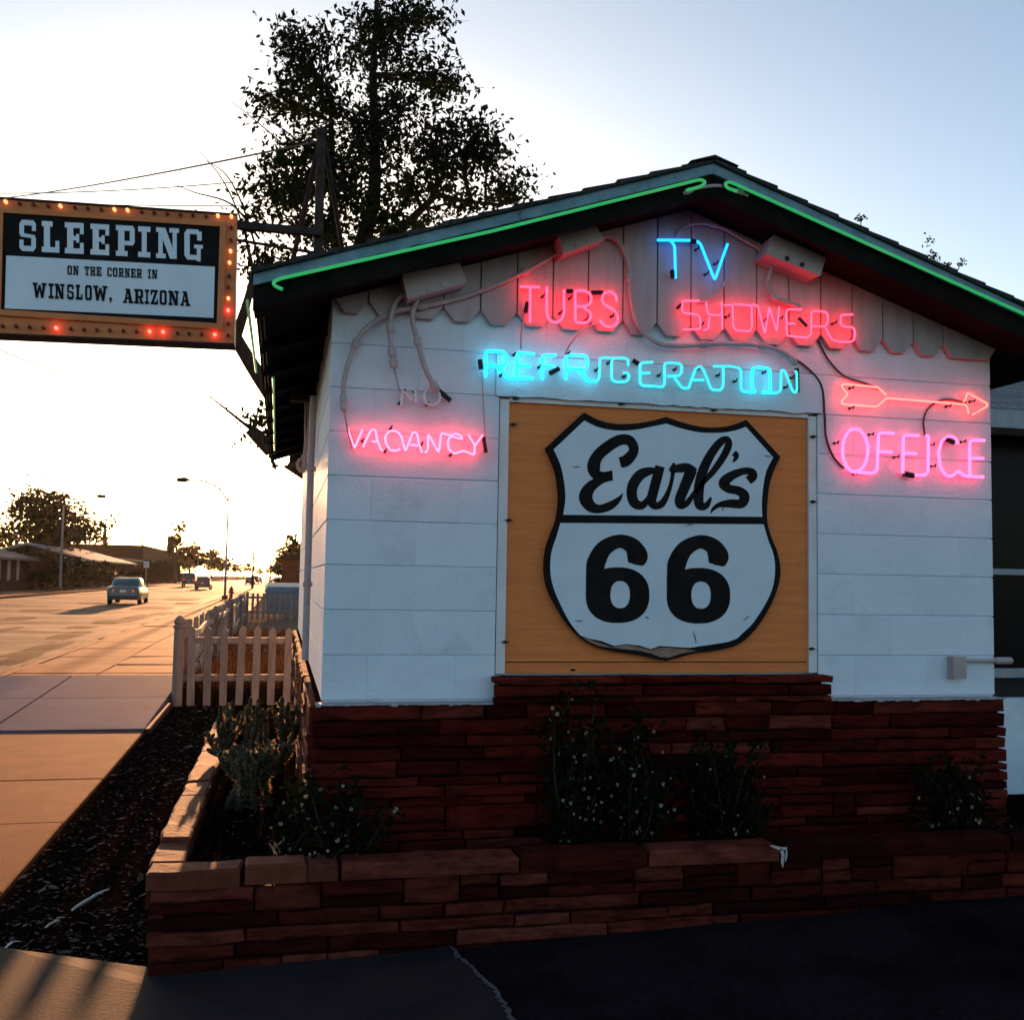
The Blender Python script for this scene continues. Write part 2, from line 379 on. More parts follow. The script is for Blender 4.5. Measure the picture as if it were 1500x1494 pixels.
# ------------------------------------------------------------------ stone work
def stone_mesh(l, h, d, mat, rough=0.006):
    """front face at y=0 (towards -Y), back at y=d, x 0..l, z 0..h"""
    n = max(2, min(5, int(l/0.09))); ring = []
    for i in range(n+1): ring.append((l*i/n, 0))
    ring.append((l, h))
    for i in range(n-1, 0, -1): ring.append((l*i/n, h))
    ring.append((0, h))
    k = len(ring); b = MB(); c = min(0.012, h*0.18)
    j = [(U(-rough,rough)*0.6, U(-rough,rough)*0.7) for _ in ring]
    y0 = U(-0.008, 0.01)
    for (x,z),(a,e) in zip(ring,j): b.v.append((x+a, d, z+e))
    for (x,z),(a,e) in zip(ring,j): b.v.append((x+a, y0+c*0.8+U(-0.003,0.003), z+e))
    for (x,z),(a,e) in zip(ring,j):
        b.v.append((x+a+(c if x < l*0.02 else -c if x > l*0.98 else 0), y0+U(-0.004,0.005), z+e+(c if z < h/2 else -c)))
    for i in range(k):
        q = (i+1)%k
        b.f.append((q, i, k+i, k+q)); b.f.append((k+q, k+i, 2*k+i, 2*k+q))
    b.f.append(tuple(range(2*k, 3*k)))
    return b.mesh('stone', mat)
def ashlar(parent, o, u, L, H, d, lens=(0.16,0.62), heights=(0.04,0.05,0.06,0.07,0.1,0.11), gap=0.008, base=None, mat=None):
    """stones on a vertical face: o = lower start corner of the front, u = direction along the face (2d)"""
    ang = math.atan2(u[1], u[0]); z = 0.0
    while z < H-0.02:
        h = random.choice(heights)
        if z+h > H-0.035: h = H-z
        x = U(0, 0.01)
        while x < L-0.02:
            l = U(*lens)*(0.75 if h > 0.09 else 1.15)
            if x+l > L-0.1: l = L-x
            subs = [(0, h)]
            if h >= 0.1 and rnd() < 0.5: q = h*U(0.35,0.62); subs = [(0, q), (q, h-q)]
            for z0, hh in subs:
                px, py = o[0]+u[0]*x, o[1]+u[1]*x
                zz = o[2]+z+z0
                if base is None or zz+hh > base(px)+0.01:
                    s = link('stone', stone_mesh(l-gap, hh-gap, d, mat or m_stone), parent, (px, py, zz+gap/2)); s.rotation_euler = (0, 0, ang)
            x += l
        z += h

# ------------------------------------------------------------------ the motel office building
YW, XL, XR = 4.70, 0.19, 3.613
RX, RZ, SL = 1.90, 3.52, 0.337           # ridge and roof slope
YF, YB, EX0, EX1 = 4.36, 11.5, -0.152, 3.952
Z0, CH = 1.0, 0.2015
def roofz(x): return RZ-SL*abs(x-RX)
bld = thing('motel_building', 'small white painted block office with gabled roof and red stone base', 'building', (1.9, 7.2, 0))
bld_children = []
def P(o):      # parent to the building, keeping the place
    o.parent = bld; o.location = o.location - Vector((1.9, 7.2, 0)); return o
OPX0, OPX1, OPZ1 = 0.975, 2.615, 2.41
fw = MB(); fw.box(XL+0.008, OPX0, YW+0.0075, YW+0.2, 0.9, 2.83); fw.box(OPX1, XR-0.006, YW+0.0075, YW+0.2, 0.9, 2.83)
fw.box(OPX0, OPX1, YW+0.0075, YW+0.2, OPZ1, 2.83); fw.box(OPX0, OPX1, YW+0.06, YW+0.2, 0.9, OPZ1)
fw.prism([(XL, YW+0.0075, 2.83), (XR, YW+0.0075, 2.83), (XR, YW+0.0075, roofz(XR)-0.12), (RX, YW+0.0075, RZ-0.12), (XL, YW+0.0075, roofz(XL)-0.12)], (0, 0.15, 0))
front_wall = P(fw.build('front_wall', m_white))
def block_mesh(l, h, d, cz=0.0055, cx=0.0004, ydir=-1):
    b = MB(); dep = 0.0065
    def ring(y, ix, iz): return [(ix, y, iz), (l-ix, y, iz), (l-ix, y, h-iz), (ix, y, h-iz)]
    b.v = ring(d, 0.0, 0.0015)+ring(dep, 0.0, 0.0015)+ring(0, cx, cz)
    for i in range(4):
        j = (i+1)%4; b.f += [(j, i, 4+i, 4+j), (4+j, 4+i, 8+i, 8+j)]
    b.f.append((8,9,10,11))
    return b.mesh('block', m_white)
bl_cache = {}
def put_block(parent, x, y, z, l, h, rot):
    k = (round(l,3), round(h,3))
    if k not in bl_cache: bl_cache[k] = block_mesh(l, h, 0.04)
    o = link('block', bl_cache[k], parent, (x, y, z)); o.rotation_euler = (0,0,rot); return o
for k in range(9):
    z = Z0+CH*k; x = XL; first = 0.2 if k % 2 == 0 else 0.405
    while x < XR-0.01:
        l = first if x == XL else 0.4035
        if x+l > XR-0.05: l = XR-x
        segs = [(x, x+l)]
        if z < OPZ1-0.01:
            segs = [(max(x, a), min(x+l, b)) for a, b in ((XL, OPX0), (OPX1, XR)) if min(x+l, b)-max(x, a) > 0.02]
        elif k == 7: segs = [(max(x, a), min(x+l, b)) for a, b in ((XL, 0.955), (2.635, XR)) if min(x+l, b)-max(x, a) > 0.02]
        for a, c in segs:
            put_block(front_wall, a, YW+U(-0.0008,0.0008), z, c-a, CH, 0)
        x += l
lint = MB()
n = 40; top = []; bot = []
for i in range(n+1):
    xx = 0.957+(2.633-0.957)*i/n; bot.append((xx, YW-0.012, OPZ1+0.003+U(-0.006,0.003))); top.append((xx, YW-0.012, Z0+CH*8-0.003))
lint.prism(bot+top[::-1], (0, 0.045, 0))
li = lint.build('lintel', m_white, front_wall)
# side wall
sd = MB().box(XL+0.0075, XL+0.2, YW+0.05, 11.2, 0.9, 2.83); side_wall = P(sd.build('side_wall', m_white))
for k in range(9):
    z = Z0+CH*k; y = YW+0.042; first = 0.36 if k % 2 == 0 else 0.16
    y0 = y
    while y < 7.2:
        l = first if y == y0 else 0.4035
        o = put_block(side_wall, XL, y+l, z, l, CH, -math.pi/2); y += l
    o = put_block(side_wall, XL, 11.2, z, 11.2-y, CH, -math.pi/2)
    o.name = 'block_course'
P(MB().box(XL+0.2, XR, 11.05, 11.2, 0, 2.83).build('rear_wall', m_white)); P(MB().box(XR-0.2, XR-0.004, YW+0.2, 11.05, 0, 2.83).build('far_side_wall', m_white))
# gable boards with clipped lower corners
gx = [0.198, 0.35]+[0.521+0.1745*i for i in range(18)]
gx[-1] = 3.63
for a, c in zip(gx[:-1], gx[1:]):
    g = 0.0036; x0, x1 = a+g, c-g; w = x1-x0; k = min(0.048, w*0.3); zt = 2.745+U(-0.004,0.004); zn = 2.807+U(-0.004,0.004)
    tops = [(x1, roofz(x1)-0.125), (x0, roofz(x0)-0.125)]
    if x0 < RX < x1: tops = [(x1, roofz(x1)-0.125), (RX, RZ-0.125), (x0, roofz(x0)-0.125)]
    pts = [(x0, zn), (x0+k, zt), (x1-k, zt), (x1, zn)]+tops
    yb = YW-0.036+U(-0.0015,0.0015)
    P(MB().prism([(x, yb, z) for x, z in pts], (0, 0.028, 0)).build('gable_board', m_board))
# roof
def slope_slab(xa, xb, y0, y1, off, th):
    """slab following the roof between xa and xb, its top 'off' below the roof surface"""
    b = MB(); za, zb = roofz(xa)-off, roofz(xb)-off
    b.hexa([(xa,y0,za-th),(xb,y0,zb-th),(xb,y1,zb-th),(xa,y1,za-th),(xa,y0,za),(xb,y0,zb),(xb,y1,zb),(xa,y1,za)]); return b
roof = MB()
roof.prism([(EX0, YF+0.02, roofz(EX0)-0.03), (RX, YF+0.02, RZ-0.03), (EX1, YF+0.02, roofz(EX1)-0.03), (EX1, YF+0.02, roofz(EX1)-0.055), (RX, YF+0.02, RZ-0.055), (EX0, YF+0.02, roofz(EX0)-0.055)], (0, YB-YF-0.03, 0))
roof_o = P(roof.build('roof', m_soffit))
def sh(xlo, xhi, y0):
    # one course: lower edge (towards the eave) lifted, upper edge tucked under the next one
    b = MB(); s = 0.013
    zl, zh = roofz(xlo), roofz(xhi)-0.009
    b.hexa([(xlo,y0,zl-0.024),(xhi,y0,zh-0.012),(xhi,YB,zh-0.012),(xlo,YB,zl-0.024),(xlo,y0,zl+0.002),(xhi,y0,zh),(xhi,YB,zh),(xlo,YB,zl+0.002)])
    b.build("shingle_course", m_shingle, roof_o)
nc = 13
for side in (-1, 1):
    for i in range(nc):
        ex = EX0-0.006 if side < 0 else EX1+0.006
        a = ex+(RX-ex)*i/nc; c = ex+(RX-ex)*(i+1.06)/nc
        if side < 0: c = min(c, RX)
        else: c = max(c, RX)
        sh(a, c, YF-0.018+U(-0.008,0.008))
rc = MB().prism([(RX-0.12, YF-0.02, RZ-0.030), (RX, YF-0.02, RZ+0.010), (RX+0.12, YF-0.02, RZ-0.030), (RX, YF-0.02, RZ-0.002)], (0, YB-YF, 0)).build('ridge_cap', m_shingle, roof_o)
for (xa, xb) in ((EX0, RX-0.001), (RX+0.001, EX1)):
    # blue barge board with a worn lower edge, then the darker recessed board under it
    n = 46; tp = []; bt = []
    for i in range(n+1):
        x = xa+(xb-xa)*i/n
        wear = -0.02*max(0, noise.noise(Vector((x*7, 3, 1)))) if x < 0.75 else 0
        tp.append((x, YF, roofz(x)-0.024)); bt.append((x, YF, roofz(x)-0.072-wear+U(-0.0015,0.0015)))
    P(MB().prism(bt+tp[::-1], (0, 0.02, 0)).build('barge_board', m_fascia))
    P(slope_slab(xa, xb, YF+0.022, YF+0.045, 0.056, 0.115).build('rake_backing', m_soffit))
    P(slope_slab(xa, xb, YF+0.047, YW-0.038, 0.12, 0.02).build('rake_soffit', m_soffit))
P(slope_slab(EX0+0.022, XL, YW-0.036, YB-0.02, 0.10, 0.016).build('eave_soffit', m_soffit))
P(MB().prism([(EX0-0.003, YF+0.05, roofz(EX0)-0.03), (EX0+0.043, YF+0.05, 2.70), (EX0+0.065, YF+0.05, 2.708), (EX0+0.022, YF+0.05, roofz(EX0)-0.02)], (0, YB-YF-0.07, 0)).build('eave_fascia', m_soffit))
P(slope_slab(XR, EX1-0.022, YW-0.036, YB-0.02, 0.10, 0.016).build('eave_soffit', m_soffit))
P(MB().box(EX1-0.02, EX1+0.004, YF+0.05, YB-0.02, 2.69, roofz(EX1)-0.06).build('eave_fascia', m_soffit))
for i in range(10):
    yy = 5.2+i*0.62; P(slope_slab(EX0+0.022, XL, yy, yy+0.045, 0.118, 0.06).build('rafter_tail', m_soffit))
# stone base and the stepped ledge below the sign
sb = P(MB().box(0.185, 3.60, 4.665, 4.706, 0.0, 0.99).build('stone_base', m_mortar))
sbb = MB(); sbb.box(0.172, 0.196, 4.706, 11.2, 0.0, 0.99); o = sbb.build('side_backing', m_mortar, sb)
o = MB().box(0.99, 2.60, 4.645, 4.70, 0.99, 1.11).build('ledge_backing', m_mortar, sb)
k0 = len(sb.children)
ashlar(sb, (0.15, 4.625, 0.30), (1, 0), 3.48, 0.69, 0.06)
ashlar(sb, (0.955, 4.60, 0.99), (1, 0), 1.685, 0.085, 0.07, lens=(0.3,0.7), heights=(0.028,0.03))
ashlar(sb, (0.95, 4.585, 1.078), (1, 0), 1.69, 0.036, 0.10, lens=(0.4,0.7), heights=(0.036,))
ashlar(sb, (0.135, 11.15, 0.30), (0, -1), 6.48, 0.69, 0.05, lens=(0.25,0.7))
# ------------------------------------------------------------------ planter
pl = thing('planter_wall', 'low red sandstone planter wall with capstones around the front bed', 'planter wall', (1.5, 4.2, 0))
pinv = Vector((-1.5, -4.2, 0))
PX, PY = -0.455, 4.165
bk = MB(); bk.box(PX+0.02, 5.5, PY+0.025, PY+0.13, -0.05, 0.355); bk.box(PX+0.02, PX+0.13, PY+0.13, 8.3, -0.05, 0.355)
o = bk.build('mortar_core', m_mortar, pl); o.location = pinv
k0 = len(pl.children)
ashlar(pl, (PX, PY, -0.02), (1, 0), 5.6, 0.385, 0.06, lens=(0.16,0.55), heights=(0.05,0.06,0.075,0.1,0.11), base=lambda x: apz(x)-0.02, mat=m_pstone)
ashlar(pl, (PX, 8.3, -0.02), (0, -1), 8.3-PY-0.01, 0.385, 0.06, lens=(0.2,0.6), heights=(0.06,0.08,0.11), mat=m_pstone)
for c in list(pl.children)[k0:]: c.location = c.location+pinv
def cap(x0, x1, y0, y1, z0, z1):
    b = MB(); nx, ny = max(1, int((x1-x0)/0.08)), max(1, int((y1-y0)/0.08))
    ring = [(x0+(x1-x0)*i/nx, y0) for i in range(nx)]+[(x1, y0+(y1-y0)*i/ny) for i in range(ny)]+[(x1-(x1-x0)*i/nx, y1) for i in range(nx)]+[(x0, y1-(y1-y0)*i/ny) for i in range(ny)]
    k = len(ring); j = [(U(-0.007,0.007), U(-0.007,0.007)) for _ in ring]; cx, cy = (x0+x1)/2, (y0+y1)/2
    b.v = [(x+a, y+e, z0) for (x,y),(a,e) in zip(ring,j)]+[(x+a, y+e, z1-0.01+U(-0.003,0.003)) for (x,y),(a,e) in zip(ring,j)]
    b.v += [(x+a+(0.01 if x < cx else -0.01), y+e+(0.01 if y < cy else -0.01), z1+U(-0.003,0.003)) for (x,y),(a,e) in zip(ring,j)]
    for i in range(k):
        q = (i+1)%k; b.f += [(i,q,k+q,k+i),(k+i,k+q,2*k+q,2*k+i)]
    b.f.append(tuple(range(2*k,3*k))); b.f.append(tuple(range(k-1,-1,-1)))
    o = b.build('capstone', m_cap if x1 < 0.35 else m_pstone, pl); o.location = pinv
x = PX-0.015
for l in (0.36, 0.24, 0.13, 0.72, 0.55, 0.6, 0.48, 0.66, 0.5, 0.62, 0.7, 0.6):
    cap(x+0.004, x+l-0.004, PY-0.012, PY+0.135, 0.367+U(-0.004,0.004), 0.437+U(-0.008,0.006)); x += l
y = PY+0.142
for l in (0.33, 0.42, 0.5, 0.36, 0.45, 0.55, 0.42, 0.48, 0.5, 0.3):
    if y > 8.2: break
    cap(PX-0.012, PX+0.118, y+0.005, y+l-0.005, 0.367, 0.437+U(-0.01,0.008)); y += l
def bedz(x, y): return 0.008*noise.noise(Vector((x*4, y*4, 2)))+0.006*noise.noise(Vector((x*14, y*14, 9)))
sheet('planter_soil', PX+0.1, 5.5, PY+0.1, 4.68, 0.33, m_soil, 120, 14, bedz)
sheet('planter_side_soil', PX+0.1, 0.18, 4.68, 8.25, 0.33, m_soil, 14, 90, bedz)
# ragged line of paint where the white blocks meet the stone
b = MB(); rag = M('ragged_paint_edge', (0.26,0.26,0.29), (0.40,0.40,0.43), 30, 0.8, spec=0.1)
for x0, x1, yy in ((0.165, 0.955, 4.6165), (2.64, 3.615, 4.6165)):
    x = x0
    while x < x1:
        l = U(0.006, 0.05); h = U(0.0005, 0.0045) if rnd() < 0.8 else 0.008
        b.box(x, min(x1, x+l), yy+U(0,0.004), 4.70, 0.9905-h, 0.9945+U(0,0.0015)); x += l
P(b.build('paint_edge', rag)); bpy.data.objects['paint_edge']['kind'] = 'stuff'
# ------------------------------------------------------------------ painted shield sign
YP = YW+0.022
sg = thing('shield_signboard', "orange plywood panel with black and white road shield reading Earl's 66", 'sign', (1.8, YP, 1.12))
def SG(o, par=None):
    if par is None: o.parent = sg; o.location = o.location-Vector((1.8, YP, 1.12))
    else: o.parent = par
    return o
panel = SG(MB().box(1.025, 2.567, YP, YP+0.03, 1.118, 2.388).build('plywood_panel', m_ply))
for i, (x0, x1, z0, z1) in enumerate(((0.98,1.024,1.118,2.40), (2.568,2.612,1.118,2.40), (1.0245,2.5675,2.389,2.408))):
    SG(MB().box(x0, x1, YP-0.016, YP+0.03, z0, z1).build('trim_board', m_trim))
SG(MB().box(1.03, 2.56, YP-0.004, YP-0.001, 1.168, 1.172).build('panel_seam', m_black))
for px, py in ((752,622),(745,762),(740,940),(1190,640),(1190,735),(1188,950),(755,584),(910,592),(1045,601),(1195,606)):
    p = onY(px, py, YP-0.017)
    b = MB(); b.cyl((p.x, YP-0.03, p.z), (p.x, YP-0.01, p.z), 0.008, 8); b.cyl((p.x-0.016, YP-0.026, p.z), (p.x+0.016, YP-0.026, p.z), 0.004, 6)
    SG(b.build('clip', m_rust))
def zpts(ox, oy, s, pts): return [(ox+x/s, oy+y/s) for x, y in pts]
outer = zpts(720,570,3,[(408,103),(470,135),(540,152),(620,152),(700,140),(768,122),(835,145),(920,165),(1000,168),(1070,155),(1120,135),(1195,215),(1270,298),(1240,360),(1220,430),(1212,510),(1212,580),(1230,650),(1258,720),(1270,800),(1256,880),(1222,960),(1172,1040),(1110,1105),(1050,1135),(960,1152),(880,1163),(820,1180),(765,1194),(710,1182),(640,1167),(540,1152),(460,1132),(400,1097),(340,1037),(290,960),(250,880),(234,800),(240,710),(262,640),(285,580),(297,500),(295,430),(280,350),(240,260),(325,180)])
upper = zpts(720,570,3,[(408,138),(470,168),(545,182),(625,180),(705,165),(768,152),(830,172),(915,190),(1005,192),(1070,182),(1118,166),(1238,300),(1208,360),(1194,430),(1188,500),(1190,561),(315,552),(325,480),(318,400),(302,330),(273,265)])
lower = zpts(720,570,3,[(303,588),(1196,594),(1215,660),(1240,730),(1246,800),(1233,880),(1197,955),(1147,1030),(1105,1070),(1080,1095),(1040,1110),(960,1123),(870,1136),(800,1132),(740,1128),(700,1142),(650,1126),(590,1120),(540,1128),(480,1105),(430,1096),(390,1082),(345,1025),(305,950),(272,870),(259,800),(263,720),(285,650)])
peel = zpts(720,570,3,[(400,1090),(470,1112),(530,1134),(585,1124),(640,1130),(700,1148),(742,1134),(800,1138),(850,1142),(900,1150),(830,1162),(780,1180),(740,1176),(700,1160),(640,1148),(560,1140),(470,1128),(430,1110)])
YS = YP-0.034
def smooth(pts, corners):      # rounds the outline between the listed corner points
    n = len(pts); out = []; cs = sorted(corners)
    for a, c in zip(cs, cs[1:]+[cs[0]+n]):
        seg = [pts[i % n] for i in range(a, c+1)]
        out += [tuple(p) for p in (crom(seg, 4) if len(seg) > 2 else seg)][:-1]
    return out
outer = smooth(outer, [0, 5, 10, 12, 28, 44]); upper = smooth(upper, [0, 5, 10, 11, 15, 16, 20]); lower = smooth(lower, [0, 1, 8]+list(range(9, 22)))
def flat(name, pts, Y, th, mat, par):
    b = MB(); b.prism([onY(x, y, Y) for x, y in pts], (0, th, 0)); me = b.mesh(name, mat)
    bm = bmesh.new(); bm.from_mesh(me); bmesh.ops.recalc_face_normals(bm, faces=bm.faces)
    bmesh.ops.triangulate(bm, faces=[f for f in bm.faces if len(f.verts) > 4], ngon_method='EAR_CLIP'); bm.to_mesh(me); bm.free()
    return SG(link(name, me), par)
shield = flat('shield', outer, YS, 0.03, m_black, None)
flat('upper_field', upper, YS-0.002, 0.0018, m_shieldw, shield)
flat('lower_field', lower, YS-0.002, 0.0018, m_shieldw, shield)
flat('peeled_patch', peel, YS-0.003, 0.002, m_peel, shield)
def ribbon(pts, Y, n=8):
    """flat painted stroke of changing width; pts are (x, y, width) in photo pixels on plane Y"""
    b = MB(); C = crom(pts, n); k = len(C); L = []; R = []
    for i, (x, y, w) in enumerate(C):
        a = C[max(i-1,0)]; c = C[min(i+1,k-1)]; t = Vector((c[0]-a[0], c[1]-a[1])); t.normalize(); nn = Vector((-t.y, t.x))
        L.append(onY(x+nn.x*w/2, y+nn.y*w/2, Y)); R.append(onY(x-nn.x*w/2, y-nn.y*w/2, Y))
    for i in range(k-1): b.quad(L[i], R[i], R[i+1], L[i+1])
    return b
def letter(name, strokes, ox, oy, s, Y):
    b = MB()
    for q, st in enumerate(strokes):
        r = ribbon([(ox+x/s, oy+y/s, w/s) for x, y, w in st], Y-0.0003*q); n = len(b.v)
        b.v += r.v; b.f += [tuple(i+n for i in f) for f in r.f]
    return SG(b.build(name, m_black), shield)
LY = YS-0.0035
LT = lambda name, strokes: letter(name, strokes, 840, 630, 4.979, LY)
LT('letter', [[(340,237,78),(385,222,84),(432,170,74),(438,120,70),(405,75,74),(340,72,78),(255,118,82),(175,190,84),(148,265,95),(165,320,78),(215,335,62),(286,332,76)],
              [(275,335,68),(200,362,62),(120,420,82),(90,490,100),(125,555,82),(190,575,62),(270,550,60),(330,505,36),(360,462,6)]])
LT('letter', [[(615,300,30),(560,298,56),(490,325,76),(440,390,78),(425,460,76),(445,530,72),(500,548,58),(545,500,36),(575,430,24)],
              [(632,264,70),(612,340,72),(588,430,72),(570,510,70),(590,552,52),(640,540,52),(680,480,40),(712,390,28),(728,300,30)]])
LT('letter', [[(712,302,40),(735,240,20)], [(705,290,40),(760,280,60),(830,275,66),(895,300,36)],
              [(862,290,84),(838,350,80),(805,430,76),(775,510,72),(785,552,50),(835,525,44),(885,450,26)]])
LT('letter', [[(880,470,26),(950,380,34),(1020,300,46),(1090,200,52),(1130,115,54),(1122,68,44),(1075,85,56),(1010,165,64),(955,270,70),(925,370,74),(912,470,74),(922,548,66),(970,548,48),(1005,490,14)]])
LT('apostrophe', [[(1170,165,44),(1188,185,40),(1180,212,28),(1160,232,8)]])
LT('letter', [[(1275,368,64),(1310,338,62),(1300,305,54),(1240,300,52),(1150,335,66),(1098,385,78),(1130,425,64),(1210,445,64),(1247,485,76),(1225,535,68),(1140,535,60),(1065,545,38),(1020,575,24),(1000,608,4)]])
def numeral(dx, dy):
    q = lambda x, y, Y: onY(840+(x+dx)/4.979, 630+(y+dy)/4.979, Y); b = MB(); n = 48; O = []; I = []
    for i in range(n):       # closed bowl of the six: ring between two ovals
        an = 2*math.pi*i/n; c, s_ = math.cos(an), math.sin(an); e = 0.86
        O.append(q(322+232*math.copysign(abs(c)**e, c), 1203+203*math.copysign(abs(s_)**e, s_), LY)); I.append(q(341+71*math.copysign(abs(c)**e, c), 1199+99*math.copysign(abs(s_)**e, s_), LY))
    for i in range(n): j = (i+1) % n; b.quad(O[i], I[i], I[j], O[j])
    r = ribbon([(840+(x+dx)/4.979, 630+(y+dy)/4.979, w/4.979) for x, y, w in [(166,1200,150),(158,1120,134),(158,1040,130),(168,960,134),(225,862,118),(330,811,98),(420,838,116),(464,905,148),(466,950,140),(466,972,112),(464,983,60)]], LY-0.0003); k = len(b.v)
    b.v += r.v; b.f += [tuple(i+k for i in f) for f in r.f]
    SG(b.build('numeral', m_black), shield)
numeral(0, 0); numeral(590, 4)
# cracks and chips in the old paint
for k, (x, y, L, an) in enumerate(((845,684,9,0.1),(1018,933,14,1.45),(1125,668,7,0.2),(848,909,10,0.05),(985,850,6,1.5),(948,905,5,0.8),(1093,905,8,-0.7),(1010,769,10,0.05),(880,745,7,1.1),(960,735,6,0.4),(1060,745,7,2.0),(905,650,4,0.9))):
    pts = [(x-0.7*L*math.cos(an)*(1-2*t)+U(-1,1), y-0.7*L*math.sin(an)*(1-2*t)+U(-1,1), 0.15+1.1*math.sin(math.pi*t)) for t in (0,0.25,0.5,0.75,1)]
    SG(ribbon(pts, LY-0.001, 4).build('paint_crack', m_black), shield)

# ------------------------------------------------------------------ neon
n_red = neonmat('red_neon', (1.0, 0.010, 0.026), 5.4)
n_rose = neonmat('rose_neon', (1.0, 0.030, 0.055), 5.2)
n_pink = neonmat('pink_neon', (1.0, 0.040, 0.115), 2.6)
n_cyan = neonmat('cyan_neon', (0.0, 0.62, 0.85), 1.6)
n_cyan2 = neonmat('pale_cyan_neon', (0.02, 0.60, 0.74), 0.55)
n_blue = neonmat('blue_neon', (0.0, 0.22, 0.80), 1.4)
n_orange = neonmat('orange_red_neon', (1.0, 0.030, 0.022), 5.2)
n_green = neonmat('green_neon', (0.004, 0.42, 0.10), 0.24)
n_green2 = neonmat('faint_green_neon', (0.01, 0.22, 0.06), 0.16)
m_deadtube = M('unlit_tube_glass', (0.75,0.66,0.66), (0.85,0.76,0.76), 10, 0.2, spec=0.5)
def tube_obj(name, px_pts, Y, r, mat, par, loc, rad=4.0):
    pts = rounded(px_pts, rad) if len(px_pts) > 2 else [Vector(p) for p in px_pts]
    b = MB().tube([onY(p.x, p.y, Y) for p in pts], r, 7)
    o = b.build(name, mat, par, smooth=True); o.location = -Vector(loc); return o
def neon(name, label, Y, wall, r, letters, caps=(), stands=(), rad=4.0):
    allp = [p for _, sl in letters for s in sl for p in s]
    cxm = sum(p[0] for p in allp)/len(allp); cym = max(p[1] for p in allp)
    loc = onY(cxm, cym, Y)
    t = thing(name, label, 'neon sign', loc)
    for mat, sl in letters:
        b = MB()
        for s in sl:
            pts = rounded(s, rad) if len(s) > 2 else [Vector(p) for p in s]
            b.tube([onY(p.x, p.y, Y) for p in pts], r, 7)
        o = b.build('letter_tube', mat, t, smooth=True); o.location = -loc
    for (x0, y0, x1, y1) in caps:     # black sleeves over the electrodes
        b = MB().tube([onY(x0, y0, Y+0.006), onY(x1, y1, Y+0.006)], r*1.75, 9)
        o = b.build('electrode_sleeve', m_dark, t); o.location = -loc
    for (x, y) in stands:             # glass tube supports standing on the wall
        p = onY(x, y, Y)
        b = MB().cyl((p.x, Y+0.002, p.z), (p.x, wall, p.z), 0.0032, 7); b.tube([(p.x-0.003, Y, p.z-0.009), (p.x, Y-0.001, p.z), (p.x+0.004, Y, p.z+0.009)], 0.0038, 6); b.cyl((p.x, wall-0.006, p.z), (p.x, wall, p.z), 0.007, 8)
        o = b.build('tube_support', m_dark, t); o.location = -loc
    return t
def Zs(ox, oy, s): return lambda *L: [(ox+x/s, oy+y/s) for x, y in L]
def ell(cx, cy, rx, ry, n=28): return [(cx+rx*math.cos(6.2832*i/n-1.2), cy+ry*math.sin(6.2832*i/n-1.2)) for i in range(n+1)]
YN, YG = YW-0.042, YW-0.078
z = Zs(490,560,6.25)
neon('neon_sign', 'pink lit neon word VACANCY low on the left of the wall', YN, YW, 0.0052, [
  (n_rose, [z((120,415),(183,608),(258,430))]),
  (n_rose, [z((262,595),(330,445),(358,428),(378,450),(390,530),(425,615),(445,628)), z((340,540),(385,545))]),
  (n_rose, [z((600,608),(570,628),(510,625),(470,560),(462,500),(490,455),(540,440),(585,460),(615,500),(630,570),(650,630))]),
  (n_rose, [z((652,628),(715,465),(738,455),(760,480),(770,560),(803,645)), z((695,572),(765,580))]),
  (n_rose, [z((828,645),(855,620),(857,470),(955,645),(977,465),(1048,482))]),
  (n_rose, [z((1050,490),(1110,468),(1160,490),(1175,522),(1120,508),(1062,492),(1035,545),(1050,620),(1100,655),(1180,625),(1275,665))]),
  (n_rose, [z((1225,480),(1285,575),(1280,663)), z((1355,485),(1290,575))])],
  caps=[(511,632,518,656),(708,640,712,663)], stands=z((520,415),(470,625),(803,560),(1070,660),(258,530)))
z = Zs(490,560,6.25)
neon('neon_sign', 'unlit glass tube word NO above the pink word VACANCY', YN, YW, 0.0068, [
  (m_deadtube, [z((608,215),(622,75),(715,165)), z((745,190),(740,65))]),
  (m_deadtube, [ell(*z((893,135))[0], 11.5, 12.5)])], caps=[(642,572,660,587)], stands=z((640,80),(740,75),(855,195),(598,185)))
z = Zs(700,490,5.769); y2 = Zs(940,490,5.769)
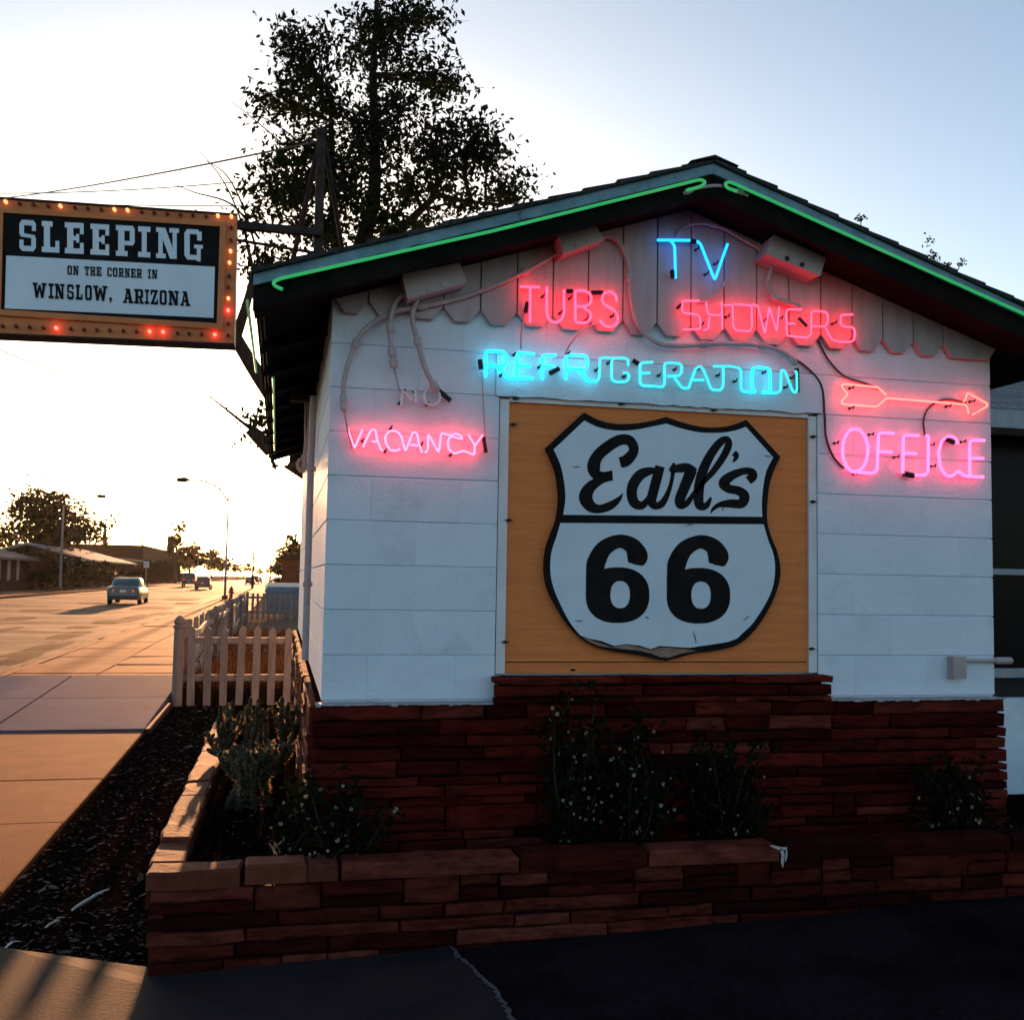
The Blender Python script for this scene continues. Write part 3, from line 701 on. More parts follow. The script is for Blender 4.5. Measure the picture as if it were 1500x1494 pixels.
neon('neon_sign', 'bright cyan neon word REFRIGERATION above the orange panel', YN, YW-0.012, 0.0066, [
  (n_cyan, [z((65,360),(65,150),(90,140),(215,145),(248,180),(245,235),(220,262),(80,260)), z((130,264),(175,280),(215,320),(245,368),(330,374))]),
  (n_cyan, [z((480,168),(340,155),(330,180),(330,370),(470,370)), z((335,265),(450,265))]),
  (n_cyan, [z((545,380),(545,190),(560,178),(660,175)), z((550,270),(650,270))]),
  (n_cyan, [z((742,380),(742,200),(760,178),(900,178),(928,205),(925,270),(900,292),(750,292)), z((870,300),(925,390),(1000,400))]),
  (n_cyan2, [z((1000,400),(1025,375),(1032,200),(1130,200))]),
  (n_cyan2, [z((1270,265),(1270,215),(1240,200),(1150,200),(1130,222),(1130,380),(1160,402),(1250,402),(1280,370),(1270,325),(1230,325))]),
  (n_cyan2, [z((1480,235),(1385,240),(1370,260),(1370,410),(1390,435),(1480,438)), z((1370,330),(1455,325))]),
  (n_cyan2, [y2((50,437),(100,437),(180,445),(195,410),(192,250),(220,240),(320,245),(340,270),(335,330),(310,350),(215,355)), y2((275,365),(345,455),(392,455))]),
  (n_cyan2, [y2((395,455),(455,290),(490,270),(520,290),(590,470),(640,470)), y2((430,385),(525,385))]),
  (n_cyan2, [y2((605,270),(760,270)), y2((645,470),(668,470),(688,440),(690,285))]),
  (n_cyan2, [y2((770,274),(815,280),(840,300),(838,460),(860,485),(940,490))]),
  (n_cyan, [y2((960,490),(935,460),(932,300),(960,280),(1065,285),(1085,310),(1085,470),(1070,490),(1020,492))]),
  (n_cyan2, [y2((1025,495),(1150,495),(1175,470),(1178,310),(1195,300),(1215,320),(1275,480),(1300,495),(1312,470),(1310,320),(1295,310))])],
  caps=[(703,527,705,541),(819,540,805,547),(927,528,935,533),(1167,540,1168,574)],
  stands=z((312,165),(525,270),(200,340),(770,155),(1008,295),(1110,235),(1245,350))+y2((155,340),(290,290),(490,285),(655,340),(800,390),(1045,315),(1228,440),(1280,360)))
z = Zs(750,400,8.333)
neon('neon_sign', 'red neon word TUBS on the scalloped gable boards', YG, YW-0.036, 0.0062, [
  (n_red, [z((100,165),(340,175)), z((222,185),(220,600))]),
  (n_red, [z((425,170),(425,480),(450,570),(520,610),(600,580),(635,500),(635,205))]),
  (n_red, [z((775,590),(770,215),(880,215),(950,250),(975,310),(950,380),(890,410),(800,410)), z((880,430),(950,470),(970,530),(930,600),(860,610),(775,600))]),
  (n_red, [z((1275,350),(1270,280),(1200,225),(1130,245),(1095,300),(1110,370),(1250,460),(1295,530),(1280,620),(1200,665),(1120,640),(1070,570))])],
  caps=[(773,443,770,458),(830,427,839,427),(866,429,883,429)], stands=z((390,270),(605,470),(725,290),(1240,510),(915,560)))
z = Zs(970,420,5)
neon('neon_sign', 'red neon word SHOWERS with squared letters on the gable boards', YG, YW-0.036, 0.0046, [
  (n_red, [z((270,105),(150,105),(145,180),(165,195),(260,205),(278,230),(278,310),(155,315))]),
  (n_red, [z((322,115),(330,190),(355,208),(435,210)), z((345,225),(338,310),(300,320)), z((436,115),(442,312))]),
  (n_red, [z((455,135),(515,135),(520,290),(540,320),(640,328),(658,300),(655,138),(525,128))]),
  (n_red, [z((660,132),(700,140),(752,345),(785,150),(840,330),(857,150))]),
  (n_red, [z((1020,170),(920,165),(908,190),(915,360),(1060,375),(1082,355)), z((915,270),(975,272))]),
  (n_red, [z((1090,350),(1092,190),(1110,178),(1200,185),(1215,215),(1210,270),(1190,292),(1105,290)), z((1195,300),(1240,385),(1290,400))]),
  (n_red, [z((1395,205),(1310,208),(1305,275),(1325,292),(1400,300),(1412,330),(1405,390),(1380,405),(1295,405))])],
  caps=[(998,446,992,452),(1170,516-50,1182,478)], stands=z((490,210),(300,270),(760,240),(880,225),(1275,260)), rad=3.0)
z = Zs(690,300,3.571)
neon('neon_sign', 'light blue neon letters TV near the gable peak', YG, YW-0.036, 0.0068, [
  (n_blue, [z((975,185),(1145,187)), z((1045,190),(1065,215),(1070,385))]),
  (n_blue, [z((1180,190),(1200,205),(1275,395),(1342,205))])], caps=[(985,396,986,408),(1012,353,1019,355)], stands=z((1240,355),(1190,225),(1290,300)))
z = Zs(1200,540,5.556)
neon('neon_sign', 'thin orange red neon arrow pointing right above the word OFFICE', YN, YW, 0.0044, [
  (n_orange, [z((545,215),(480,155),(410,145),(195,125),(180,145),(235,210),(180,265),(190,290),(465,312),(550,240),(1185,292),(1205,310),(1215,370))]),
  (n_orange, [z((1175,270),(1195,245),(1200,205),(1215,200),(1365,285),(1370,305),(1285,355)), z((1275,360),(1245,375))])], stands=z((280,150),(280,315),(1070,300),(1265,260)), rad=3.0)
neon('neon_sign', 'fat pink neon word OFFICE on the right of the wall', YN, YW, 0.0082, [
  (n_pink, [ell(*z((292,665))[0], 18.6, 31.5)]),
  (n_pink, [z((265,838),(330,845),(440,852),(470,830),(482,540),(500,522),(610,528)), z((490,675),(595,680))]),
  (n_pink, [z((690,548),(715,542),(810,545)), z((685,552),(680,850)), z((690,690),(790,690))]),
  (n_pink, [z((780,865),(860,870),(885,840),(888,550),(870,545))]),
  (n_pink, [z((1130,615),(1110,565),(1060,548),(1000,580),(970,680),(985,800),(1030,870),(1080,880),(1130,830),(1180,872),(1225,880))]),
  (n_pink, [z((1345,585),(1235,585),(1225,610),(1225,860),(1240,880),(1335,882)), z((1230,730),(1335,730))])],
  caps=[(1324,694,1338,697),(1384,642,1397,648)], stands=z((155,600),(440,530),(645,715),(935,615),(945,790),(310,850),(1190,590)))
def green(label, pts3, r=0.0075, mat=None):
    loc = Vector(pts3[0]); t = thing('neon_tube', label, 'neon tube', loc, None)
    o = MB().tube(pts3, r, 8).build('glass_tube', mat or n_green, t, smooth=True); o.location = -loc
    k = 5
    for i in range(1, k):
        q = len(pts3)-1; s = i/k*q; a = Vector(pts3[int(s)]); c = Vector(pts3[min(int(s)+1, q)]); p = a+(c-a)*(s-int(s))
        o = MB().tube([p+Vector((0,-0.001,0)), p+Vector((0,0.03,0))], 0.006, 6).build('tube_support', m_dark, t); o.location = -loc
    return t
YR = YF-0.012
def pxl(pts, Y, rad=5): return [onY(p.x, p.y, Y) for p in rounded(pts, rad, 5)]
def dense(pts, n):
    out = []
    for a, c in zip(pts[:-1], pts[1:]):
        out += [tuple(Vector(a).lerp(Vector(c), i/n)) for i in range(n)]
    return out+[tuple(pts[-1])]
green('green neon tube under the left slope of the gable', pxl([(414,424),(402,419),(400,413),(412,408),(720,339),(1026,263),(1034,267),(1028,273),(1006,279)], YR))
green('green neon tube under the right slope of the gable', pxl([(1080,281),(1064,275),(1062,268),(1070,267),(1290,366),(1520,469)], YR))
green('green neon tube hanging along the outer left eave', dense([(-0.175,4.40,2.70),(-0.172,5.9,2.69)], 4), 0.007, n_green2)
green('green neon tube under the eave further along the side wall', dense([(-0.078,5.85,2.655),(-0.09,9.2,2.645)], 4), 0.007, n_green2)

# ------------------------------------------------------------------ conduits, cables, transformer boxes
def conduit(label, px_pts, Y, r, mat=None, fits=(), name='conduit', ends=None):
    C = crom([(x, y, Y) if len((x, y)) == 2 else (x, y) for x, y in px_pts], 6)
    P3 = [onY(c[0], c[1], Y) for c in C]
    loc = P3[-1]; t = thing(name, label, 'conduit' if r > 0.006 else 'cable', loc)
    o = MB().tube(P3, r, 9).build('pipe' if r > 0.006 else 'wire', mat or m_pipe, t, smooth=True); o.location = -loc
    for f in fits:     # couplings as short thicker rings
        i = min(len(P3)-2, int(f*(len(P3)-1))); a = P3[i]; d = (P3[i+1]-a).normalized()
        b = MB().tube([a-d*0.022, a-d*0.012, a+d*0.012, a+d*0.022], [r*1.2, r*1.55, r*1.55, r*1.2], 9)
        o = b.build('coupling', m_pipe, t); o.location = -loc
    return t
CY = YW-0.054
conduit('long painted conduit curving down from the middle box to the word VACANCY', [(818,370),(770,398),(700,428),(640,445),(575,458),(530,488),(508,540),(503,575),(504,597)], CY, 0.0115, fits=(0.13,0.42,0.68,0.93,0.98))
conduit('thin lead wire above the first letter of VACANCY', [(504,597),(506,612),(510,634)], YW-0.045, 0.005, m_pipe)
conduit('left of two short conduits dropping to the word NO', [(612,418),(582,440),(572,470),(573,505),(577,535)], YW-0.078, 0.0125, fits=(0.62,0.85,0.97))
conduit('thin lead wire ending at the unlit letter N', [(577,535),(581,555),(586,575)], YW-0.05, 0.005, m_pipe)
conduit('right of two short conduits dropping to the word NO', [(630,415),(611,440),(604,465),(612,500),(624,543),(641,573)], YW-0.076, 0.0125, fits=(0.6,0.95))
conduit('conduit looping from the middle box down above REFRIGERATION', [(872,352),(890,347),(908,357),(921,390),(923,425),(932,470),(955,498),(985,507),(1040,504),(1100,505),(1145,515),(1166,534)], CY-0.004, 0.0115, fits=(0.33,0.72,0.86,0.97))
conduit('conduit arching over the letters TV to the right box', [(991,348),(1000,334),(1028,327),(1060,335),(1090,352),(1122,369)], YW-0.06, 0.009, fits=(0.5,0.95))
conduit('bent conduit from the right box down to SHOWERS', [(1144,362),(1130,395),(1124,420),(1134,436),(1150,442),(1172,450)], YW-0.075, 0.0105, fits=(0.62,0.85))
conduit('short lead wire hanging below the first letter of TUBS', [(771,457),(764,485),(763,512)], YW-0.05, 0.004, m_pipe, name='cable')
conduit('curved lead wire from the last letter of TUBS', [(878,474),(855,482),(835,505),(828,520)], YW-0.05, 0.0045, m_pipe, name='cable')
conduit('curved wire linking TV to SHOWERS', [(1062,412),(1052,432),(1035,441),(1022,442)], YW-0.05, 0.006, m_pipe, name='cable')
conduit('dark cable running from SHOWERS down to OFFICE', [(1054+60,492),(1145,515),(1180,537),(1203,565),(1208,610),(1210,640),(1220,668),(1236,686)], YW-0.012, 0.0058, m_cable, name='cable')
conduit('dark cable curving from SHOWERS to the arrow', [(1198,497),(1212,525),(1235,550),(1262,560),(1290,570)], YW-0.012, 0.0052, m_cable, name='cable')
conduit('short looped cable between the arrow and OFFICE', [(1415,590),(1385,585),(1362,596),(1353,615),(1355,638)], YW-0.012, 0.0045, m_cable, name='cable')
conduit('thin wire between REFRIGERATION and the end of VACANCY', [(706,545),(708,590),(711,645)], YW-0.02, 0.0035, m_pipe, name='cable')
conduit('conduit joining the two green tubes under the peak', [(1000,285),(1020,277),(1050,273),(1075,279),(1095,288)], YF+0.03, 0.011, fits=(0.15,0.85))
def tbox(label, corners, depth, holes=0):
    # corners: front face in photo pixels, clockwise from top left
    Yf = YW-0.04-depth; c = [onY(x, y, Yf) for x, y in corners]; loc = sum(c, Vector())/4
    t = thing('transformer_box', label, 'metal box', loc, 'neon transformer boxes')
    a = [p-loc for p in c]; bk = [p+Vector((0, depth, 0)) for p in a]
    b = MB().hexa([a[3], a[2], bk[2], bk[3], a[0], a[1], bk[1], bk[0]]); b.build('case', m_boxpaint, t)
    ctr = Vector((0,0,0)); e = 1.03
    lid = [ctr+(p-ctr)*e for p in a]
    MB().prism([(p.x, -0.006, p.z) for p in lid], (0, 0.0045, 0)).build('cover', m_boxpaint, t)
    for i in range(2):
        p = a[3].lerp(a[2], 0.3+0.4*i)*0.7; MB().cyl((p.x, -0.012, p.z), (p.x, 0.0, p.z), 0.012, 10).build('knockout', m_pipe if holes == 0 else m_dark, t)
    return t
tbox('white steel transformer box under the left eave with two conduits', [(590,402),(672,386),(682,414),(598,438)], 0.13)
tbox('white steel transformer box left of the gable peak', [(817,340),(872,332),(884,352),(826,372)], 0.12)
tbox('tilted white steel transformer box right of the letters TV', [(1134,345),(1208,378),(1200,404),(1122,372)], 0.14, 1)
# electrical box low on the right
p = onY(1396, 976, YW); t = thing('electrical_box', 'small white switch box with a pipe low on the right wall corner', 'electrical box', p)
MB().box(-0.034, 0.034, -0.05, 0.0, -0.055, 0.052).build('case', m_boxpaint, t)
MB().box(-0.037, 0.037, -0.056, -0.051, -0.058, 0.055).build('cover', m_boxpaint, t)
q = onY(1470, 967, YW)-p; MB().cyl((0.037, -0.025, q.z), (q.x+0.01, -0.025, q.z), 0.0095, 10).build('pipe', m_boxpaint, t, True)
MB().tube([(q.x-0.07, -0.025, q.z), (q.x-0.06, -0.025, q.z), (q.x+0.02, -0.025, q.z), (q.x+0.03, -0.025, q.z)], [0.012,0.019,0.019,0.012], 10).build('pipe_end', m_boxpaint, t, True)
# side wall pipe, hanging cables and flood lamp
t = thing('wall_pipe', 'tall painted pipe running up the left side wall', 'pipe', (0.155, 6.35, 0.99))
MB().tube([(0,0,0.06), (0,0,1.3), (0.004,0,1.66)], 0.021, 10).build('pipe', m_pipe, t, True)
for zz in (0.5, 1.2): MB().box(-0.026, 0.03, -0.012, 0.012, zz, zz+0.03).build('strap', m_pipe, t)
t = thing('cable_coil', 'white coiled cables hanging under the left eave', 'cable', (0.12, 7.0, 2.2))
for k in range(5):
    ph = k*1.7
    MB().tube(crom([(0.014*k, 0.0, 0.55), (0.016*k+U(-0.01,0.01), 0.0, 0.35), (0.01*k+U(-0.015,0.015), 0.0, 0.18)]+[(-0.01+U(0.015,0.04)*math.sin(ph+a), 0.02*k, 0.10+U(0.03,0.06)*math.cos(ph+a)) for a in range(6)], 4), 0.006, 6).build('loop', m_pipe, t, True)
MB().box(-0.10, 0.07, -0.05, 0.05, 0.52, 0.56).build('hanger_plate', m_rust, t)
fl = onY(413, 673, 10.4); t = thing('flood_lamp', 'small lit lamp under the far end of the eave', 'lamp', fl)
MB().lathe([(0.02,0.10),(0.035,0.06),(0.075,0.045),(0.08,0.03)], (0,0,0), 12).build('housing', m_metal, t, True)
MB().lathe([(0.07,0.028),(0.072,-0.02),(0.05,-0.05),(0.015,-0.06)], (0,0,0), 12).build('globe', neonmat('lamp_glass', (1.0,0.85,0.6), 6.0), t, True)
MB().cyl((0,0,0.10), (0.0,0,0.2), 0.012, 8).build('stem', m_rust, t)
# ------------------------------------------------------------------ marquee sign on its roof mast
YM = 5.6
m_border = M('orange_sign_paint', (0.50,0.155,0.045), (0.62,0.21,0.065), 6, 0.6, 0.0006, 40, c3=(0.3,0.1,0.04), c3s=3, c3r=(0.6,0.7))
m_msg = M('pale_blue_sign_face', (0.58,0.69,0.78), (0.64,0.75,0.84), 4, 0.5)
m_bulb_off = M('unlit_red_bulb', (0.14,0.012,0.010), (0.22,0.025,0.018), 5, 0.2, spec=0.6)
m_bulb_red = neonmat('lit_red_bulb', (1.0,0.05,0.035), 3.2)
m_bulb_amber = neonmat('lit_amber_bulb', (1.0,0.34,0.13), 0.75)
mq = thing('marquee_sign', 'orange bulb-edged hanging sign reading SLEEPING on the corner in Winslow, Arizona', 'sign', onY(347, 500, YM))
mloc = Vector(mq.location)
def MQ(o, par=None):
    if par is None: o.parent = mq; o.location = -mloc
    else: o.parent = par
    return o
s1 = 4.054
def mp(x, y, Y=YM): return onY(x/s1, 280+y/s1, Y)
def mquad(name, c, Y, th, mat, par=None):
    return MQ(MB().prism([mp(x, y, Y) for x, y in c], (0, th, 0)).build(name, mat), par)
cab = mquad('cabinet', [(-85,35),(1408,140),(1392,908),(-90,840)], YM, 0.13, m_border)
mquad('face', [(18,128),(1306,210),(1287,785),(4,702)], YM-0.006, 0.005, m_black)
for c in ([(-10,98),(1345,185),(1306,210),(18,128)], [(1345,185),(1325,822),(1287,785),(1306,210)], [(1325,822),(-25,735),(4,702),(1287,785)], [(-25,735),(-10,98),(18,128),(4,702)]):
    mquad('inner_trim', c, YM-0.018, 0.017, m_border)
mquad('message_panel', [(37,383),(1276,450),(1268,753),(28,697)], YM-0.009, 0.0025, m_msg)
mquad('edge_lip', [(-85,28),(1410,133),(1409,143),(-85,38)], YM-0.012, 0.14, m_rust)
mquad('edge_lip', [(-90,838),(1392,904),(1391,914),(-90,848)], YM-0.012, 0.14, m_rust)
def bulb(x, y, st):
    p = mp(x, y, YM); b = MB(); r = 0.0095
    pr = [(0.008,0),(0.0085,0.008),(r,0.018),(r*0.9,0.026),(r*0.55,0.032),(0.002,0.034)]
    b.lathe(pr, (0,0,0), 9); me = b.mesh('bulb', {'o': m_bulb_off, 'r': m_bulb_red, 'a': m_bulb_amber}[st], True)
    o = link('bulb', me, mq, p-mloc); o.rotation_euler = (math.pi/2, 0, 0)
top = [(-42,62)]+[(38,70),(120,80),(203,85),(290,93),(362,95),(448,104),(525,108),(605,115),(682,116),(760,120),(843,129),(918,135),(995,140),(1073,146),(1147,149),(1225,155),(1295,153),(1375,157)]
for i, (x, y) in enumerate(top): bulb(x, y, 'a' if i in (1,5,9,10,17,18) else 'o')
for i, (x, y) in enumerate([(1374,222),(1372,298),(1370,362),(1364,430),(1362,508),(1358,575),(1357,642),(1356,713),(1355,790),(1356,860)]): bulb(x, y, 'a' if i in (2,3,6) else 'r' if i == 7 else 'o')
bt = [(-55,795),(20,805),(100,808),(180,811),(262,815),(338,818),(425,822),(503,826),(580,829),(655,831),(735,834),(815,836),(890,838),(970,840),(1055,847),(1125,850),(1200,853),(1277,856)]
for i, (x, y) in enumerate(bt): bulb(x, y, 'r' if i in (5,12,13,17) else 'o')
# slab serif letters built from bars; each glyph in a unit box
def R4(a, b_, c, d): return [(a,b_),(c,b_),(c,d),(a,d)]
GL = {
 'I': [R4(.3,0,.7,1), R4(0,0,1,.17), R4(0,.83,1,1)],
 'L': [R4(.12,0,.47,1), R4(0,.83,.62,1), R4(0,0,1,.17), R4(.78,0,1,.38)],
 'E': [R4(.12,0,.45,1), R4(0,.83,1,1), R4(0,0,1,.17), R4(.8,.64,1,1), R4(.8,0,1,.36), R4(.4,.43,.66,.57), R4(.6,.36,.76,.64)],
 'P': [R4(.12,0,.45,1), R4(0,0,.62,.17), R4(0,.83,.82,1), R4(.4,.36,.82,.5), [(.74,.36),(.9,.36),(1,.46),(1,.9),(.9,1),(.74,1)]],
 'S': [[(.16,1),(.84,1),(1,.9),(1,.66),(.76,.66),(.76,.83),(.16,.83)], [(0,.88),(.16,1),(.28,1),(.28,.52),(.1,.45),(0,.55)], [(.05,.5),(.2,.58),(.95,.52),(.95,.4),(.8,.42),(.1,.46)], [(.72,.5),(.9,.53),(1,.42),(1,.12),(.84,0),(.72,0)], [(.16,0),(.84,0),(.84,.17),(.25,.17),(.25,.36),(0,.36),(0,.1)]],
 'N': [R4(.1,0,.29,1), R4(.72,0,.9,1), [(.1,1),(.4,1),(.9,0),(.6,0)], R4(0,0,.42,.15), R4(0,.85,.35,1), R4(.58,.85,1,1)],
 'G': [[(.16,1),(.8,1),(.8,.84),(.16,.84)], [(0,.87),(.16,1),(.3,1),(.3,0),(.16,0),(0,.13)], R4(.16,0,.8,.16), R4(.72,.64,.98,.94), R4(.55,.38,1.05,.5), R4(.7,-.04,.92,.42)],
 'C': [R4(.16,.84,.8,1), [(0,.87),(.16,1),(.32,1),(.32,0),(.16,0),(0,.13)], R4(.16,0,.85,.16), R4(.7,.62,1,.94), R4(.72,.06,1,.32)],
 'O': [[(0,.87),(.16,1),(.32,1),(.32,0),(.16,0),(0,.13)], [(1,.87),(.84,1),(.68,1),(.68,0),(.84,0),(1,.13)], R4(.3,.84,.7,1), R4(.3,0,.7,.16)],
 'T': [R4(.35,0,.65,1), R4(.2,0,.8,.15), R4(0,.84,1,1), R4(0,.64,.15,1), R4(.85,.64,1,1)],
 'H': [R4(.1,0,.36,1), R4(.64,0,.9,1), R4(0,0,.46,.15), R4(.54,0,1,.15), R4(0,.85,.46,1), R4(.54,.85,1,1), R4(.3,.42,.7,.58)],
 'R': [R4(.12,0,.42,1), R4(0,0,.52,.15), R4(0,.85,.8,1), R4(.4,.4,.8,.54), [(.7,.4),(.86,.4),(.96,.5),(.96,.9),(.86,1),(.7,1)], [(.5,.45),(.74,.45),(.95,0),(.68,0)], R4(.62,0,1.03,.13)],
 'W': [[(.06,1),(.26,1),(.38,0),(.22,0)], [(.22,0),(.38,0),(.58,.85),(.44,.85)], [(.44,.85),(.58,.85),(.78,0),(.62,0)], [(.62,0),(.78,0),(.94,1),(.76,1)], R4(0,.86,.36,1), R4(.66,.86,1,1)],
 'A': [[(.1,0),(.28,0),(.55,1),(.4,1)], [(.4,1),(.66,1),(.95,0),(.66,0)], R4(.25,.26,.75,.4), R4(0,0,.38,.13), R4(.56,0,1.03,.13), R4(.25,.88,.6,1)],
 'Z': [R4(0,.84,1,1), R4(0,0,1,.16), [(.66,1),(1,1),(.34,0),(0,0)], R4(0,.64,.18,1), R4(.82,0,1,.36)],
 ',': [R4(.2,.45,.8,1), [(.5,.5),(.8,.5),(.45,-.2),(.2,-.1)]]}
def glyph(ch, x0, x1, yt0, yt1, yb0, yb1, Y, mat):
    """corner heights in zoom pixels: yt0/yt1 top left/right, yb0/yb1 bottom left/right"""
    b = MB()
    for q, poly in enumerate(GL[ch]):
        pts = []
        for u, v in poly:
            x = x0+(x1-x0)*u; t = yt0+(yt1-yt0)*u; bo = yb0+(yb1-yb0)*u
            pts.append(mp(x, bo+(t-bo)*v, Y-0.0004*q))
        b.prism(pts, (0, 0.0015, 0))
    return MQ(b.build('letter', mat))
def tl(x): return 168+(x-115)*0.056        # sloping cap line of the big word
for ch, (x0, x1) in zip('SLEEPING', ((115,213),(248,352),(385,497),(537,648),(688,800),(820,893),(927,1063),(1095,1200))):
    glyph(ch, x0, x1, 170+(x0-115)*0.056, 170+(x1-115)*0.056, 355+(x0-115)*0.052, 355+(x1-115)*0.052, YM-0.0095, m_msg)
def word(txt, xs, y0, y1, k):
    for ch, (a, c) in zip(txt, xs):
        glyph(ch, a, c, y0+(a-400)*k, y0+(c-400)*k, y1+(a-400)*k, y1+(c-400)*k, YM-0.0125, m_black)
word('ONTHECORNERIN', [(400,427),(434,467),(502,530),(536,566),(572,602),(637,663),(670,697),(704,734),(741,771),(777,805),(811,842),(878,896),(902,934)], 442, 495, 0.048)
word('WINSLOW', [(193,275),(288,318),(325,382),(398,437),(450,490),(505,545),(553,637)], 553, 642, 0.048)
word(',', [(644,670)], 632, 658, 0.0)
word('ARIZONA', [(730,790),(797,852),(860,885),(895,938),(948,990),(1000,1062),(1070,1128)], 562, 648, 0.048)
# arm to the mast
a0, a1 = onY(343, 330, YM+0.07), onY(470, 345, YM+0.07)
MQ(MB().box(a0.x-0.02, a1.x, YM+0.05, YM+0.09, a0.z-0.02, a0.z+0.02).build('support_arm', m_rust))
b0 = onY(345, 351, YM+0.07)
MQ(MB().cyl((b0.x-0.02, YM+0.07, b0.z), (a1.x, YM+0.07, b0.z-0.04), 0.009, 8).build('lower_arm', m_rust))
mt = onY(471, 198, YM+0.11); ms = thing('sign_mast', 'dark steel mast with braces standing on the roof behind the eave', 'mast', (mt.x, mt.y, roofz(mt.x)))
h = mt.z-roofz(mt.x)
MB().box(-0.024, 0.024, -0.024, 0.024, -0.06, h).build('post', m_rust, ms)
MB().box(-0.03, 0.03, -0.03, 0.03, h, h+0.03).build('post_cap', m_rust, ms)
MB().cyl((-0.01, 0.0, h-0.04), (-0.13, 0.35, h*0.45), 0.016, 8).build('brace', m_rust, ms)
MB().cyl((-0.13, 0.35, h*0.45), (-0.12, 0.36, -0.04), 0.018, 8).build('brace', m_rust, ms)
MB().cyl((0.02, 0.0, h-0.06), (0.17, 0.5, h*0.5), 0.014, 8).build('brace', m_rust, ms)
MB().cyl((0.02, 0.0, 0.34), (0.16, 0.05, 0.02), 0.007, 8).build('stay', m_metal, ms)
def wire(label, a, c, sag, r=0.006, n=14):
    a = Vector(a); c = Vector(c); pts = [a.lerp(c, i/n)-Vector((0,0,4*sag*(i/n)*(1-i/n))) for i in range(n+1)]
    loc = pts[0]; o = MB().tube([p-loc for p in pts], r, 5).build('overhead_wire', m_cable); o.location = loc
    return tag(o, label, 'wire', 'overhead wires')
wire('overhead wire from the mast top running left', onY(466,207,YM+0.11), onY(-60,297,14), 0.05, 0.006)
wire('thin overhead wire below the mast wire, left of the tree', onY(345,267,16), onY(-40,283,20), 0.06, 0.009)
wire('thin overhead wire just above the marquee sign', onY(400,302,16), onY(-40,296,20), 0.02, 0.009)
wire('sagging overhead wire crossing the sky below the marquee', onY(420,655,22), onY(-60,485,14), 0.18, 0.008)

# ------------------------------------------------------------------ picket fence
fence = thing('picket_fence', 'near panel of weathered white pickets with a pointed corner post', 'fence', (-0.5, 13.1, 0))
def picket(h, w, th):
    b = MB(); b.prism([(-w/2,0,0),(w/2,0,0),(w/2,0,h-0.05),(0,0,h),(-w/2,0,h-0.05)], (0, th, 0)); return b.mesh('picket', m_fencepaint)
pk = [picket(0.97+U(-0.015,0.015), 0.088, 0.02) for _ in range(4)]
x = -1.02; i = 0
while x < 0.2:
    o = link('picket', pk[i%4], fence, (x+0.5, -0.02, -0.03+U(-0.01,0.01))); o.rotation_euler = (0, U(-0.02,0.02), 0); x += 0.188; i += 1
for zz in (0.27, 0.72): MB().box(-0.66, 0.74, 0.002, 0.04, zz, zz+0.075).build('rail', m_fencepaint, fence)
MB().lathe([(0.062,-0.08),(0.062,0.90),(0.075,0.91),(0.075,0.935),(0.055,0.945),(0.07,0.975),(0.058,1.01),(0.02,1.055),(0.004,1.06)], (-0.68,0.0,0), 12).build('corner_post', m_fencepaint, fence, True)
f2 = thing('picket_fence', 'long leaning run of pickets beside the sidewalk', 'fence', (-1.19, 25, 0))
yy = 13.35; i = 0
while yy < 37.5:
    o = link('picket', pk[i%4], f2, (0.012*math.sin(yy*1.7), yy-25, -0.03+U(-0.02,0.02)))
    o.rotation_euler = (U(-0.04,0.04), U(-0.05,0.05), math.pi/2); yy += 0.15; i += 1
for zz in (0.25, 0.72):
    P3 = [(0.03+0.02*math.sin(k*1.1), 13.2-25+k*1.2, zz+0.02*math.sin(k*2.3)) for k in range(21)]
    b = MB()
    for a, c in zip(P3[:-1], P3[1:]): b.hexa([(a[0],a[1],a[2]),(a[0]+0.035,a[1],a[2]),(c[0]+0.035,c[1],c[2]),(c[0],c[1],c[2]),(a[0],a[1],a[2]+0.08),(a[0]+0.035,a[1],a[2]+0.08),(c[0]+0.035,c[1],c[2]+0.08),(c[0],c[1],c[2]+0.08)])
    b.build('rail', m_fencepaint, f2)
for k in range(5): MB().box(0.03, 0.12, -11.5+k*5.8, -11.41+k*5.8, -0.1, 1.0).build('post', m_fencepaint, f2)
bo = MB().box(-0.012, 0.012, -0.06, 0.06, 0.0, 0.6).build('loose_board', m_fencepaint, f2); bo.location = (0.09, -6.2, 0.5); bo.rotation_euler = (0.7, 0.25, 0.1)
f3 = thing('picket_fence', 'far panel of pickets in front of the blue grey container', 'fence', (-0.2, 37.6, 0))
for i in range(11):
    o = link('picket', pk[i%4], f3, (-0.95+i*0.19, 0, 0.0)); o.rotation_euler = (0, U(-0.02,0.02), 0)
for zz in (0.25, 0.75): MB().box(-1.0, 1.05, 0.022, 0.06, zz, zz+0.08).build('rail', m_fencepaint, f3)

